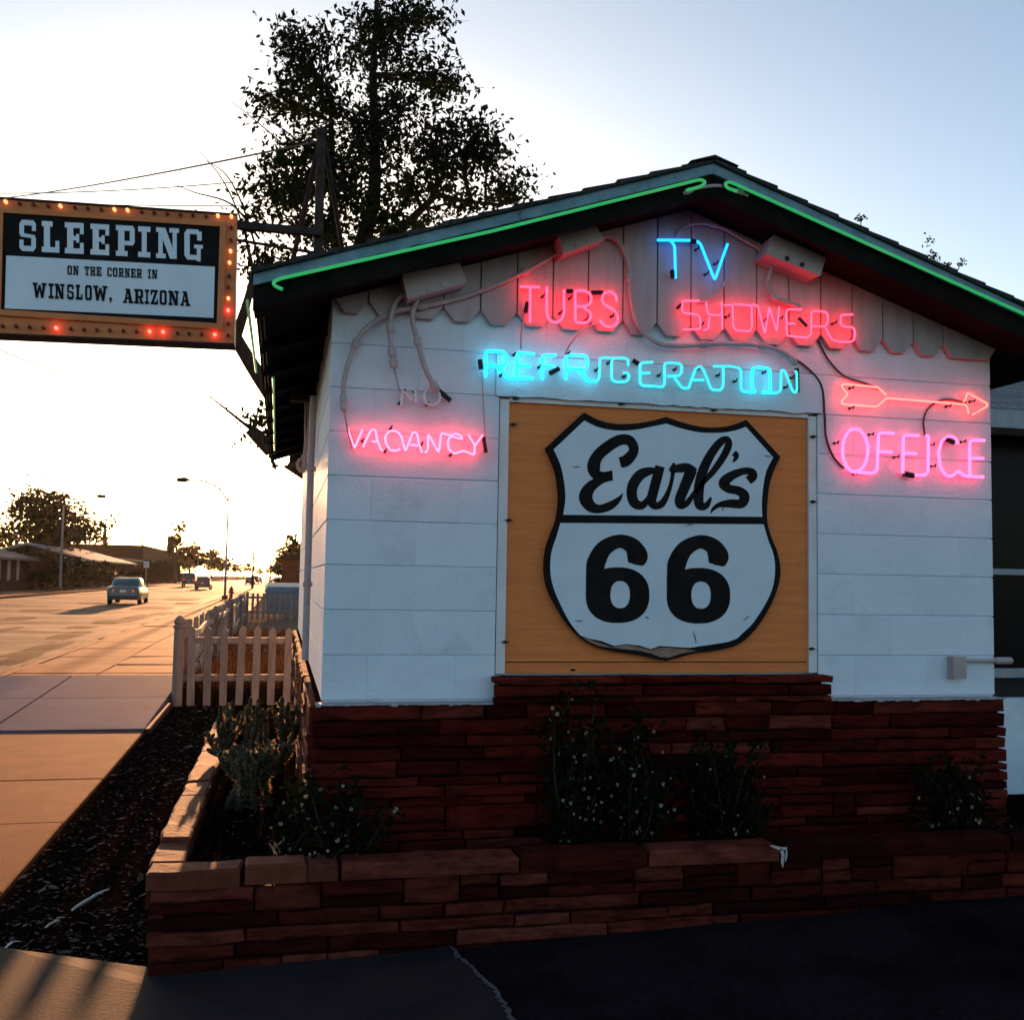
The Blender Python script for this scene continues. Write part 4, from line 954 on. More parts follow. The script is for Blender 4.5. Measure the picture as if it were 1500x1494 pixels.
# ------------------------------------------------------------------ plants
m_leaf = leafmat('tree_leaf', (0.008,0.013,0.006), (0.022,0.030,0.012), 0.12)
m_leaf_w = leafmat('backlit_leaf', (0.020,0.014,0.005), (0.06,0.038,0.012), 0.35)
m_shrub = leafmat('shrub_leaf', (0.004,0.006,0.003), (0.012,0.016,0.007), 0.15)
m_flower = leafmat('white_petals', (0.14,0.14,0.09), (0.36,0.36,0.27), 0.3)
m_cactus = M('cholla_skin', (0.012,0.016,0.007), (0.026,0.03,0.013), 20, 0.8, 0.006, 60)
m_spine = leafmat('cactus_spine', (0.45,0.30,0.16), (0.75,0.55,0.32), 0.55)
m_dry = leafmat('dry_litter', (0.012,0.008,0.007), (0.17,0.125,0.105), 0.1)
def leaf(b, c, s, el=1.8, droop=0.0):
    d = Vector((random.gauss(0,1), random.gauss(0,1), random.gauss(0,1)-droop)).normalized()
    n = d.cross(Vector((random.gauss(0,1), random.gauss(0,1), random.gauss(0,1)))).normalized()
    a = d*s*el*0.5; w = n*s*0.5
    b.quad(c-a, c+w*0.9, c+a, c-w*0.9)
def branch(b, p0, p1, r0, r1, bend=0.08, n=5):
    p0 = Vector(p0); p1 = Vector(p1); L = (p1-p0).length; k = Vector((U(-1,1), U(-1,1), U(-0.5,0.5)))*L*bend; pts = []; rs = []
    for i in range(n+1):
        t = i/n; pts.append(p0.lerp(p1, t)+k*math.sin(math.pi*t)); rs.append(r0+(r1-r0)*t)
    b.tube(pts, rs, 7); return pts
# the big tree behind the office
TY = 16.0
tb = onY(470, 760, TY); tb.z = -0.1
tree = thing('tree', 'tall leafy tree rising dark against the sky behind the office', 'tree', tb)
tr = MB(); lv = MB(); T0 = Vector((tb.x, TY, -0.1))
def tp(px, py, dy=0.0): return onY(px, py, TY+dy)-T0
fork = tp(500, 470)
branch(tr, (0,0,0), tp(478,640), 0.30, 0.24, 0.02); branch(tr, tp(478,640), fork, 0.24, 0.19, 0.02)
m1 = branch(tr, fork, tp(548,300), 0.15, 0.11, 0.02)+branch(tr, tp(548,300), tp(546,110), 0.11, 0.06, 0.02)+branch(tr, tp(546,110), tp(556,-90), 0.06, 0.02, 0.02)
m2 = branch(tr, fork, tp(490,330), 0.13, 0.08, 0.03)+branch(tr, tp(490,330), tp(484,140), 0.08, 0.03, 0.02)
m3 = branch(tr, tp(478,640), tp(405,590), 0.16, 0.13, 0.03)+branch(tr, tp(405,590), tp(345,495), 0.13, 0.10, 0.03)+branch(tr, tp(345,495), tp(372,395), 0.09, 0.04, 0.05)
m4 = branch(tr, tp(535,400), tp(640,285), 0.10, 0.05, 0.05)+branch(tr, tp(640,285), tp(735,300), 0.05, 0.02, 0.08)
branch(tr, tp(480,712), tp(398,660), 0.14, 0.12, 0.02); branch(tr, tp(398,660), tp(366,628), 0.12, 0.09, 0.03); branch(tr, tp(368,629), tp(300,575), 0.03, 0.008, 0.03); branch(tr, tp(372,625), tp(380,598), 0.03, 0.01, 0.1)
limbs = m1+m2+m3+m4
lobes = [(452,105,58,78,1000),(440,40,34,40,230),(415,60,26,24,110),(410,150,40,40,330),(560,60,62,82,1150),(560,-60,70,60,400),(620,30,40,34,420),(640,105,52,40,480),(668,120,40,26,220),(545,180,85,66,1500),(640,200,62,55,900),(690,215,48,44,620),(722,225,34,26,230),(735,285,48,34,420),(770,270,24,26,130),(690,290,52,24,200),(600,275,80,52,900),(500,265,66,62,1150),(430,270,52,48,850),(395,275,34,34,300),(470,335,78,36,850),(570,330,60,30,480),(440,210,46,30,380),(400,390,34,34,260),(362,400,18,40,130),(375,610,18,20,120),(384,635,16,18,90),(360,330,26,26,120),(640,320,40,18,150)]
for (cx, cy, rx, ry, nl) in lobes:
    ctr = tp(cx, cy, U(-0.8, 0.8)); q = min(limbs, key=lambda p: (p-ctr).length+max(0, p.z-ctr.z)*1.5)
    spine = branch(tr, q, ctr, 0.045 if nl > 400 else 0.028, 0.014, 0.1, 5)
    for _ in range(max(4, int(nl/34))):
        while True:
            u, v = U(-1,1), U(-1,1)
            if u*u+v*v < 1: break
        c = tp(cx+u*rx, cy+v*ry, U(-1.3, 1.3)); s0 = spine[random.randint(2, 5)]
        tw = branch(tr, s0, c, 0.014, 0.004, 0.14, 5)
        for k in range(int(nl*0.8/max(4, int(nl/34)))):
            i = random.choice((2,3,4,4,5,5)); p0 = tw[i]; sp = 0.10+0.03*i
            if rnd() < 0.4:      # small side twiglet carrying a few leaves
                e = p0+Vector((random.gauss(0,sp*0.95), random.gauss(0,sp*0.95), random.gauss(0,sp*0.75)))
                if k % 4 == 0: tr.tube([p0, e], [0.004, 0.002], 4)
                for j in range(3): leaf(lv, p0.lerp(e, U(0.4,1.05))+Vector((U(-.03,.03), U(-.03,.03), U(-.03,.03))), U(0.035,0.07), 2.0, 0.5)
            else: leaf(lv, p0+Vector((random.gauss(0,sp*0.6), random.gauss(0,sp*0.6), random.gauss(0,sp*0.5))), U(0.04,0.075), 2.0, 0.5)
# bare arching shoots on the left
for a in ([(372,395),(352,320),(325,262),(292,222)], [(380,380),(355,300),(330,255),(300,235)], [(478,250),(440,210),(400,180),(362,164)], [(470,262),(425,222),(390,190),(340,150)], [(380,350),(340,300),(285,282),(250,268)]):
    tr.tube([tp(x, y) for x, y in crom(a, 5)], [0.022-0.018*i/15 for i in range(16)], 5)
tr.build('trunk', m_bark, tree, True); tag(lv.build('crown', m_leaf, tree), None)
# crown tips of a smaller tree seen over the right roof slope
def small_tree(name, label, base, h, tips, mat, s, group=None, trunk_r=0.1):
    t = thing(name, label, 'tree', base, group); b = MB(); l = MB()
    branch(b, (0,0,0), (0,0,h*0.5), trunk_r, trunk_r*0.6, 0.03)
    for c, rx, rz, n in tips:
        c = Vector(c); pts = branch(b, (0,0,h*0.45), c, trunk_r*0.45, 0.012, 0.08)
        k = max(3, n//22)
        for _ in range(k):
            cc = c+Vector((random.gauss(0,rx*0.5), random.gauss(0,rx*0.5), random.gauss(0,rz*0.5)))
            if rnd() < 0.5: branch(b, pts[3], cc, 0.03*trunk_r/0.1, 0.006, 0.1, 3)
            for _ in range(n//k): leaf(l, cc+Vector((random.gauss(0,rx*0.16), random.gauss(0,rx*0.16), random.gauss(0,rz*0.14))), s*U(0.7,1.2), 1.8)
    b.build('trunk', m_bark, t, True); l.build('crown', mat, t); return t
q = onY(1350, 358, 13.0)
small_tree('tree', 'small tree whose leafy tip shows over the right roof slope', (q.x, 13.0, -0.1), q.z, [((0,0,q.z-0.12),0.22,0.26,110), ((0.22,0,q.z-0.2),0.22,0.2,90), ((-0.25,0.2,q.z-0.3),0.3,0.2,90)], m_leaf, 0.035)
q = onY(1236, 306, 13.0)
small_tree('tree', 'second small tree tip showing nearer the roof peak', (q.x, 13.0, -0.1), q.z, [((0,0,q.z-0.1),0.25,0.2,80), ((-0.3,0.2,q.z-0.15),0.25,0.2,70)], m_leaf, 0.035)
# flowering shrubs in the bed
def shrub(label, px, pytop, w, n, nf, Y, zb=0.33, cat='shrub'):
    p = onY(px, pytop, Y); base = Vector((p.x, Y, zb)); H = p.z-zb; t = thing('shrub', label, cat, base)
    b = MB(); l = MB(); f = MB()
    for k in range(max(5, n//60)):
        tipp = Vector((U(-w,w), U(-0.16,0.12), H*U(0.35,1.0)))
        if k == 0: tipp = Vector((0, 0, H))
        pts = branch(b, (U(-0.04,0.04), U(-0.03,0.03), 0), tipp, 0.007, 0.003, 0.1)
        for _ in range(85):
            q = pts[random.randint(1,5)]; leaf(l, q+Vector((random.gauss(0,0.035), random.gauss(0,0.035), random.gauss(0,0.04))), U(0.014,0.03), 2.1)
        for _ in range(int(nf*60/n)+1):
            q = pts[random.randint(2,5)]+Vector((random.gauss(0,0.04), -abs(random.gauss(0,0.04)), random.gauss(0,0.03))); r = U(0.006,0.011)
            for a in range(5):
                an = a*1.2566+rnd(); l2 = Vector((math.cos(an), U(-0.5,-0.1), math.sin(an)))*r; s = Vector((-math.sin(an), 0, math.cos(an)))*r*0.5
                f.quad(q, q+l2*0.6+s, q+l2, q+l2*0.6-s)
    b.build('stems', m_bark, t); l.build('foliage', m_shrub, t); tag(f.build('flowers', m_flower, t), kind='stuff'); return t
shrub('tall straggly shrub with white flowers below the left of the sign', 835, 1018, 0.11, 1300, 60, 4.47)
shrub('white flowered shrub in the middle of the bed', 932, 1062, 0.12, 1200, 44, 4.45)
shrub('dark upright shrub with few flowers right of the flowering ones', 1068, 1085, 0.19, 1300, 12, 4.47)
shrub('small flowering shrub at the right end of the bed', 1400, 1128, 0.18, 720, 26, 4.44)
shrub('low sprawling shrub beside the left corner of the stone base', 512, 1150, 0.17, 660, 24, 4.42)
shrub('small pale weed growing against the corner of the stone base', 442, 1145, 0.06, 420, 30, 4.56)
# cholla cacti
def cholla(label, px, pytop, Y, w, n):
    p = onY(px, pytop, Y); base = Vector((p.x, Y, 0.32)); H = p.z-0.32; t = thing('cholla_cactus', label, 'cactus', base, 'cacti in the planter')
    b = MB(); s = MB()
    def spines(a, c, r):
        d = c-a
        for _ in range(int(d.length/0.0022)):
            q = a+d*rnd(); v = Vector((random.gauss(0,1), random.gauss(0,1), random.gauss(0,0.7))); v -= d.normalized()*v.dot(d.normalized())*0.7; v.normalize()
            e = q+v*(r+U(0.010,0.022)); k = v.cross(d).normalized()*0.0012; q2 = q+v*r*0.9
            s.tri(q2-k, q2+k, e)
    def grow(a, d, lev):
        L = U(0.075, 0.13)*(1.15-0.12*lev); c = a+d.normalized()*L
        if c.z > H or abs(c.x) > w or abs(c.y) > 0.3: return
        r = U(0.017, 0.021)*(1.08-0.1*lev); b.tube([a.lerp(c, k/5) for k in range(6)], [r*0.8, r, r*1.06, r*1.04, r*0.92, r*0.4], 8); spines(a, c, r)
        if lev >= 5: return
        grow(a.lerp(c, 0.96), d*0.7+Vector((U(-0.35,0.35), U(-0.3,0.3), U(0.5,0.9))), lev+1)
        for _ in range(random.choice((0,0,1,1,2))):
            an = U(0, 6.28); grow(a.lerp(c, U(0.5,0.9)), Vector((math.cos(an)*U(0.6,1.1), math.sin(an)*0.7, U(0.45,0.9))), lev+1)
    b.tube([(-0.6*w, 0, -0.02), (-0.3*w, 0.02, -0.01), (0, 0, 0), (0.3*w, -0.02, -0.01), (0.6*w, 0, -0.02)], [0.012, 0.02, 0.03, 0.02, 0.012], 8)
    for i in range(n):
        grow(Vector((U(-0.55,0.55)*w, U(-0.14,0.14), 0)), Vector((U(-0.5,0.5), U(-0.4,0.4), 1)), 0)
    b.build('stem_segments', m_cactus, t, True); tag(s.build('spines', m_spine, t), kind='stuff'); return t
cholla('tall spiny cholla cactus in the planter by the fence', 380, 972, 6.5, 0.30, 6)
cholla('lower cholla cactus with glowing spines at the planter side wall', 366, 1088, 5.7, 0.25, 5)
# dry rosette weed and fallen sticks
w0 = onZ(412, 1262, 0.34); wd = thing('dry_weed', 'small dry branching weed behind the front capstones', 'weed', w0)
b = MB()
for k in range(9):
    an = U(0.2,2.9); L = U(0.06,0.13); e = Vector((math.cos(an)*L, U(-0.04,0.04), math.sin(an)*L*0.8+0.02))
    pts = branch(b, (0,0,0), e, 0.0035, 0.0016, 0.15, 4)
    for _ in range(3): branch(b, pts[3], pts[3]+Vector((U(-0.03,0.03), U(-0.02,0.02), U(0,0.035))), 0.002, 0.001, 0.1, 2)
b.build('stalks', M('dry_stalk', (0.35,0.22,0.14), (0.5,0.34,0.22), 20, 0.8), wd)
m_stick = M('bleached_wood', (0.55,0.52,0.50), (0.7,0.67,0.64), 20, 0.8, 0.002, 60)
def stick(label, pts, r):
    P3 = [onZ(x, y, 0.015) for x, y in pts]; loc = P3[0]; t = thing('fallen_stick', label, 'stick', loc)
    o = MB().tube([Vector(p)-loc for p in crom([tuple(p) for p in P3], 4)], [r*(0.5+0.8*math.sin(math.pi*min(1, i/(4*(len(P3)-1))*0.9+0.1))) for i in range(4*(len(P3)-1)+1)], 7).build('stem', m_stick, t, True)
    a = P3[len(P3)//2]-loc; e = a+Vector((0.05, 0.035, 0.012))
    MB().tube([a, e*0.5+a*0.5+Vector((0,0.01,0.01)), e], [r*0.7, r*0.5, r*0.2], 6).build('twig', m_stick, t, True)
stick('forked bleached stick lying on the dark verge', [(106,1332),(118,1324),(132,1316),(145,1308),(160,1302)], 0.007)
stick('shorter bleached stick further down the verge', [(67,1358),(75,1352),(87,1347)], 0.004)
stick('pale curved twig at the left edge of the verge', [(0,1391),(8,1388),(17,1378)], 0.004)
stick('tiny pale twig lying on the dark asphalt below the planter', [(1156,1369),(1159,1376),(1155,1383)], 0.003)
stick('thin pale straw on the asphalt near the bottom edge', [(934,1466),(940,1476),(947,1490)], 0.0025)
m_drip = M('dried_white_paint', (0.30,0.29,0.30), (0.45,0.44,0.45), 30, 0.8, spec=0.05)
st = MB()
for a in ([(1128,1238,1.5),(1138,1241,4),(1146,1243,5),(1153,1241,1.5)], [(1144,1243,4),(1147,1252,5),(1146,1262,4),(1147,1270,1.5)], [(1152,1243,2),(1152,1254,3),(1150,1262,1)]):
    r_ = ribbon(a, PY-0.019, 5); k_ = len(st.v); st.v += r_.v; st.f += [tuple(i+k_ for i in f) for f in r_.f]
o = st.build('paint_drip', m_drip, pl); o.location = pinv
# loose litter on soil, uncountable
lt = MB()
for _ in range(3400):
    y = 4.25+8.8*rnd()**1.6; x = U(-1.26, -0.48); p = Vector((x, y, -0.025+soilz(x, y)+U(0.002,0.008)))
    if y < 4.24-(x+0.41)*0.53: continue
    a = U(0,3.14); L = U(0.006,0.02) if rnd() < 0.93 else U(0.02,0.04); d = Vector((math.cos(a), math.sin(a), U(-0.25,0.25)))*L; n = Vector((-math.sin(a), math.cos(a), U(-0.4,0.4)))*L*U(0.2,0.5)
    lt.quad(p-d, p+n, p+d, p-n)
tag(lt.build('leaf_litter', m_dry), 'pale leaf litter scattered over the dark verge', 'litter', kind='stuff')
lt = MB()
for _ in range(900):
    if rnd() < 0.4: x, y = U(PX+0.14, 0.12), U(4.3, 7.5)
    else: x, y = U(PX+0.14, 4.5), U(4.31, 4.6)
    p = Vector((x, y, 0.335+bedz(x, y)+U(0,0.006))); a = U(0,3.14); L = U(0.005,0.014); d = Vector((math.cos(a), math.sin(a), U(-0.3,0.3)))*L; n = Vector((-math.sin(a), math.cos(a), U(-0.3,0.3)))*L*0.4
    lt.quad(p-d, p+n, p+d, p-n)
tag(lt.build('bed_litter', m_dry), 'bits of leaf litter on the planter soil', 'litter', kind='stuff')
# ------------------------------------------------------------------ motel wing on the right
wg = thing('motel_wing', 'recessed motel wing with dark windows and shingled roof at the right edge', 'building', (6.0, 6.9, 0))
def WG(b, name, mat, par=None):
    o = b.build(name, mat, par or wg)
    if par is None: o.location = (-6.0, -6.9, 0)
    return o
m_sill = M('grey_window_bar', (0.22,0.26,0.30), (0.30,0.34,0.38), 10, 0.5)
m_inside = M('dark_interior', (0.012,0.011,0.012), (0.02,0.018,0.018), 5, 0.9)
WG(MB().box(3.63, 12, 6.90, 7.05, 0.0, 0.72), 'low_wall', m_white)
WG(MB().box(3.63, 12, 6.96, 7.0, 0.72, 0.87), 'wall_band', m_inside)
for i in range(6):
    x0 = 3.66+i*1.35; w = WG(MB().box(x0, x0+1.30, 6.955, 6.965, 0.90, 2.78), 'window', m_glassdark)
    for zz, hh in ((0.872,0.07), (1.655,0.045), (2.74,0.06)): WG(MB().box(x0-0.02, x0+1.32, 6.915, 6.95, zz, zz+hh), 'bar', m_sill, w)
    WG(MB().box(x0+1.30, x0+1.35, 6.94, 6.975, 0.95, 2.73), 'mullion', m_inside, w)
WG(MB().box(3.63, 12, 6.98, 9.5, 2.80, 2.86), 'ceiling', m_inside)
WG(MB().box(3.63, 12, 9.4, 9.5, 0.0, 2.8), 'rear_wall', m_inside)
wr = WG(MB().hexa([(4.0,6.42,2.80),(12,6.42,2.80),(12,9.6,3.85),(4.0,9.6,3.85),(4.0,6.42,2.84),(12,6.42,2.84),(12,9.6,3.89),(4.0,9.6,3.89)]), 'roof', m_soffit)
WG(MB().box(4.0, 12, 6.395, 6.418, 2.70, 2.835), 'fascia', m_sill)
for i in range(22):
    y = 6.39+i*0.13; zz = 2.845+(y-6.42)*0.33
    WG(MB().hexa([(3.985,y,zz),(12,y,zz),(12,y+0.15,zz+0.045),(3.985,y+0.15,zz+0.045),(3.985,y,zz+0.014),(12,y,zz+0.014),(12,y+0.15,zz+0.052),(3.985,y+0.15,zz+0.052)]), 'shingle_course', m_wshingle, wr)

# ------------------------------------------------------------------ cars
m_tyre = M('tyre_rubber', (0.012,0.012,0.012), (0.02,0.02,0.02), 30, 0.9)
m_rim = M('wheel_rim', (0.3,0.3,0.3), (0.4,0.4,0.4), 10, 0.35, metal=0.8)
m_carglass = M('car_glass', (0.02,0.035,0.045), None, 5, 0.05, spec=0.6)
m_tail = M('tail_light', (0.35,0.012,0.015), (0.45,0.02,0.02), 8, 0.2, spec=0.6, emit=(1.0,0.03,0.05), estr=0.3)
m_plate = M('number_plate', (0.5,0.5,0.48), (0.6,0.6,0.58), 30, 0.5)
m_bumper = M('dark_bumper', (0.02,0.02,0.022), (0.03,0.03,0.03), 10, 0.6)
def car(label, loc, paint, L=4.5, W=1.74, H=1.44, suv=False, group='cars along the street', rz=0.0):
    t = thing('car', label, 'car', loc, group); t.rotation_euler = (0, 0, rz)
    hw = W/2; belt = 0.92 if not suv else 1.02; zb = 0.24 if not suv else 0.34
    def loft(stations, name, mat):
        b = MB(); n = None
        for (y, ring) in stations:
            full = ring+[(-x, z) for x, z in reversed(ring)]; n = len(full)
            b.v += [(x, y, z) for x, z in full]
        for i in range(len(stations)-1):
            for j in range(n):
                k = (j+1)%n; b.f.append((i*n+j, i*n+k, (i+1)*n+k, (i+1)*n+j))
        b.f.append(tuple(range(n))); b.f.append(tuple(range(len(stations)*n-1, (len(stations)-1)*n-1, -1)))
        me = b.mesh(name, mat, True); bm = bmesh.new(); bm.from_mesh(me); bmesh.ops.recalc_face_normals(bm, faces=bm.faces); bm.to_mesh(me); bm.free()
        return link(name, me, t)
    def ring(w, z0, zt, cr=0.05): return [(w*0.9, z0), (w*0.98, z0+0.1), (w, (z0+zt)*0.52), (w*0.985, zt-0.14), (w*0.93, zt-0.03), (w*0.8, zt)]
    deck = belt+(0.05 if not suv else 0.0)
    st = [(0.0, ring(hw*0.86, zb+0.14, deck-0.12)), (0.06, ring(hw*0.94, zb+0.04, deck-0.03)), (0.3, ring(hw*0.985, zb, deck)), (1.0, ring(hw, zb, belt+0.02)), (L*0.62, ring(hw, zb, belt)), (L*0.78, ring(hw*0.985, zb, belt-0.05)), (L-0.25, ring(hw*0.93, zb, belt-0.17)), (L-0.05, ring(hw*0.84, zb+0.08, belt-0.28)), (L, ring(hw*0.76, zb+0.16, belt-0.36))]
    body = loft(st, 'body', paint)
    r0, r1, r2, r3 = (0.62, 1.32, 2.35, 3.18) if not suv else (0.12, 0.42, 2.5, 3.25)
    def cr(w, z0, zt): return [(w*0.93, z0), (w*0.86, (z0+zt)/2), (w*0.76, zt-0.05), (w*0.66, zt)]
    cab = loft([(r0, cr(hw*0.96, belt-0.03, belt+0.02)), (r0+(r1-r0)*0.55, cr(hw*0.98, belt-0.03, belt+(H-belt)*0.68)), (r1, cr(hw, belt-0.03, H-0.015)), ((r1+r2)/2, cr(hw, belt-0.03, H)), (r2, cr(hw, belt-0.03, H-0.02)), (r3, cr(hw*0.96, belt-0.06, belt))], 'cabin', paint)
    def pane(pts, name='window'):
        MB().quad(*pts).build(name, m_carglass, cab)
    # rear glass, windscreen, side glass lie a few millimetres outside the cabin skin
    o = 0.02; zt = H-0.1; dy = (r1-r0)
    pane([(-hw*0.74, r0+dy*0.14-o, belt+0.05), (hw*0.74, r0+dy*0.14-o, belt+0.05), (hw*0.6, r1-dy*0.14-o-0.02, zt), (-hw*0.6, r1-dy*0.14-o-0.02, zt)], 'rear_window')
    pane([(hw*0.72, r3-0.12+o, belt+0.07), (-hw*0.72, r3-0.12+o, belt+0.07), (-hw*0.6, r2+0.16+o, zt), (hw*0.6, r2+0.16+o, zt)], 'windscreen')
    for s in (-1, 1):
        for a, c in ((r1-dy*0.25, (r1+r2)/2-0.04), ((r1+r2)/2+0.04, r2+0.35)):
            pane([(s*(hw*0.925+0.012), a, belt+0.04), (s*(hw*0.925+0.012), c, belt+0.04), (s*(hw*0.80+0.012), min(c, r2)-0.03, zt), (s*(hw*0.80+0.012), a+0.12, zt)], 'side_window')
        MB().box(s*hw*1.0-0.06*(s < 0), s*hw*1.0+0.06*(s > 0)+0.06*s, r2+0.25, r2+0.4, belt+0.02, belt+0.14).build('mirror', paint, t)
        zl = deck-0.3 if not suv else 0.9
        MB().prism([(s*hw*0.54, -0.012, zl), (s*hw*0.90, 0.03, zl), (s*hw*0.90, 0.05, zl+0.16), (s*hw*0.56, 0.0, zl+0.17)], (0, 0.05, 0)).build('tail_light', m_tail, t)
        for yy in (0.85, L-0.95):
            wh = MB().cyl((s*(hw-0.20), yy, 0.315), (s*(hw-0.005), yy, 0.315), 0.315, 18).build('wheel', m_tyre, t)
            MB().cyl((s*(hw-0.01), yy, 0.315), (s*(hw+0.004), yy, 0.315), 0.2, 14).build('rim', m_rim, wh)
    MB().box(-hw*0.86, hw*0.86, -0.04, 0.1, zb+0.02, zb+0.22).build('rear_bumper', m_bumper if not suv else paint, t)
    MB().box(-0.16, 0.16, -0.022, -0.005, deck-0.32, deck-0.2).build('number_plate', m_plate, t)
    return t
def paint(n, c): return M(n, c, c, 5, 0.28, spec=0.6, metal=0.25)
RZD = -0.1
car('silver grey sedan driving away on the near left of the road', (-8.25, 58.6, RZD), paint('silver_paint', (0.065,0.095,0.10)), group=None)
car('dark red sedan further up the road, right of the van', (-8.7, 122.0, RZD), paint('dark_red_paint', (0.07,0.02,0.018)))
car('dark tall van with pale roof beside the dark red sedan', (-12.4, 148.0, RZD), paint('dark_brown_paint', (0.05,0.03,0.03)), L=4.9, W=1.9, H=1.9, suv=True)
car('red sedan parked at the far right kerb, nearest of the row', (-5.6, 196.0, RZD), paint('red_paint', (0.16,0.03,0.025)))
car('dark parked car behind the red one at the far kerb', (-5.2, 212.0, RZD), paint('black_paint', (0.03,0.025,0.03)), suv=True, H=1.75)
car('pale parked car at the far end of the row', (-4.9, 232.0, RZD), paint('pale_paint', (0.45,0.4,0.35)))

# ------------------------------------------------------------------ street furniture
m_pole = M('weathered_pole_paint', (0.16,0.145,0.135), (0.22,0.2,0.19), 6, 0.8, spec=0.05)
def lamp(label, base, h, arm, rise, pr=0.13):
    t = thing('street_lamp', label, 'street lamp', base, 'street lamps')
    MB().tube([(0,0,0),(0,0,h)], [pr,pr*0.6], 10).build('pole', m_pole, t, True)
    MB().box(-0.18, 0.18, -0.18, 0.18, 0, 0.25).build('base', m_slab, t)
    pts = crom([(0,0,h-0.3), (arm*0.25,0,h+rise*0.55), (arm*0.6,0,h+rise*0.95), (arm,0,h+rise)], 6)
    MB().tube(pts, 0.055, 7).build('arm', m_rust, t, True)
    s = 1 if arm > 0 else -1
    MB().tube([(arm-0.1*s,0,h+rise), (arm+0.15*s,0,h+rise+0.03), (arm+0.6*s,0,h+rise), (arm+0.72*s,0,h+rise-0.03)], [0.06,0.17,0.15,0.05], 9).build('lamp_head', m_rust, t, True)
lamp('street lamp with a curved arm on the far left sidewalk', (-18.5, 95.0, 0.0), 7.3, 2.7, 0.9)
lamp('thin street lamp by the red hydrant on the near kerb', (-3.55, 70.0, 0.0), 6.7, -2.6, 1.0, 0.085)
hy = thing('fire_hydrant', 'red fire hydrant beside the lamp pole on the near sidewalk', 'hydrant', (-3.18, 70.4, 0)); m_hyd = M('red_hydrant_paint', (0.30,0.02,0.02), (0.38,0.035,0.03), 8, 0.5)
MB().lathe([(0.17,0),(0.17,0.06),(0.12,0.08),(0.12,0.55),(0.16,0.57),(0.16,0.62),(0.12,0.68),(0.07,0.78),(0.04,0.8),(0.04,0.86),(0.01,0.87)], (0,0,0), 12).build('barrel', m_hyd, hy, True)
for s in (-1, 1): MB().cyl((s*0.1,0,0.45), (s*0.2,0,0.45), 0.06, 10).build('side_outlet', m_hyd, hy)
def sign_post(label, base, h, w, hh, mat):
    t = thing('street_sign', label, 'sign', base); MB().cyl((0,0,0), (0,0,h), 0.035, 8).build('post', m_metal, t)
    MB().box(-w/2, w/2, -0.05, -0.036, h-hh, h).build('plate', mat, t)
m_signw = M('white_sign_plate', (0.5,0.5,0.48), (0.6,0.6,0.58), 8, 0.5); m_signb = M('blue_sign_plate', (0.03,0.06,0.16), (0.05,0.09,0.22), 5, 0.5)
sign_post('white street sign on a post left of the dark cars', (-18.2, 150.0, 0), 3.3, 0.75, 0.9, m_signw)
b_ = thing('billboard', 'blue board behind the far left lamp pole', 'sign', (-20.2, 104.0, 0))
MB().box(-0.1, 1.1, -0.05, 0.0, 1.9, 2.9).build('plate', m_signb, b_); MB().box(-0.1, 1.0, -0.05, 0.0, 1.55, 1.75).build('lower_plate', m_signb, b_)
for s in (0.0, 0.9): MB().cyl((s,0.03,0), (s,0.03,2.9), 0.05, 8).build('post', m_rust, b_)
def upole(label, base, h):
    t = thing('utility_pole', label, 'utility pole', base, 'distant utility poles'); MB().tube([(0,0,0),(0,0,h)], [0.16,0.1], 8).build('pole', m_bark, t)
    MB().box(-1.1, 1.1, -0.06, 0.06, h-0.9, h-0.75).build('crossarm', m_bark, t)
for n_, (x, y, h) in enumerate(((-36,165,12.0),(-27,215,12.5),(-34,250,12.0),(-3.4,130,4.5),(-2.6,250,9.0),(-14.5,420,12))):
    upole(['utility pole behind the pale roofed motel', 'utility pole behind the brick building', 'utility pole left of the small pointed tree', 'short pole on the near sidewalk before the parked cars', 'pole among the far right trees', 'pole at the end of the street'][n_], (x, y, 0), h)

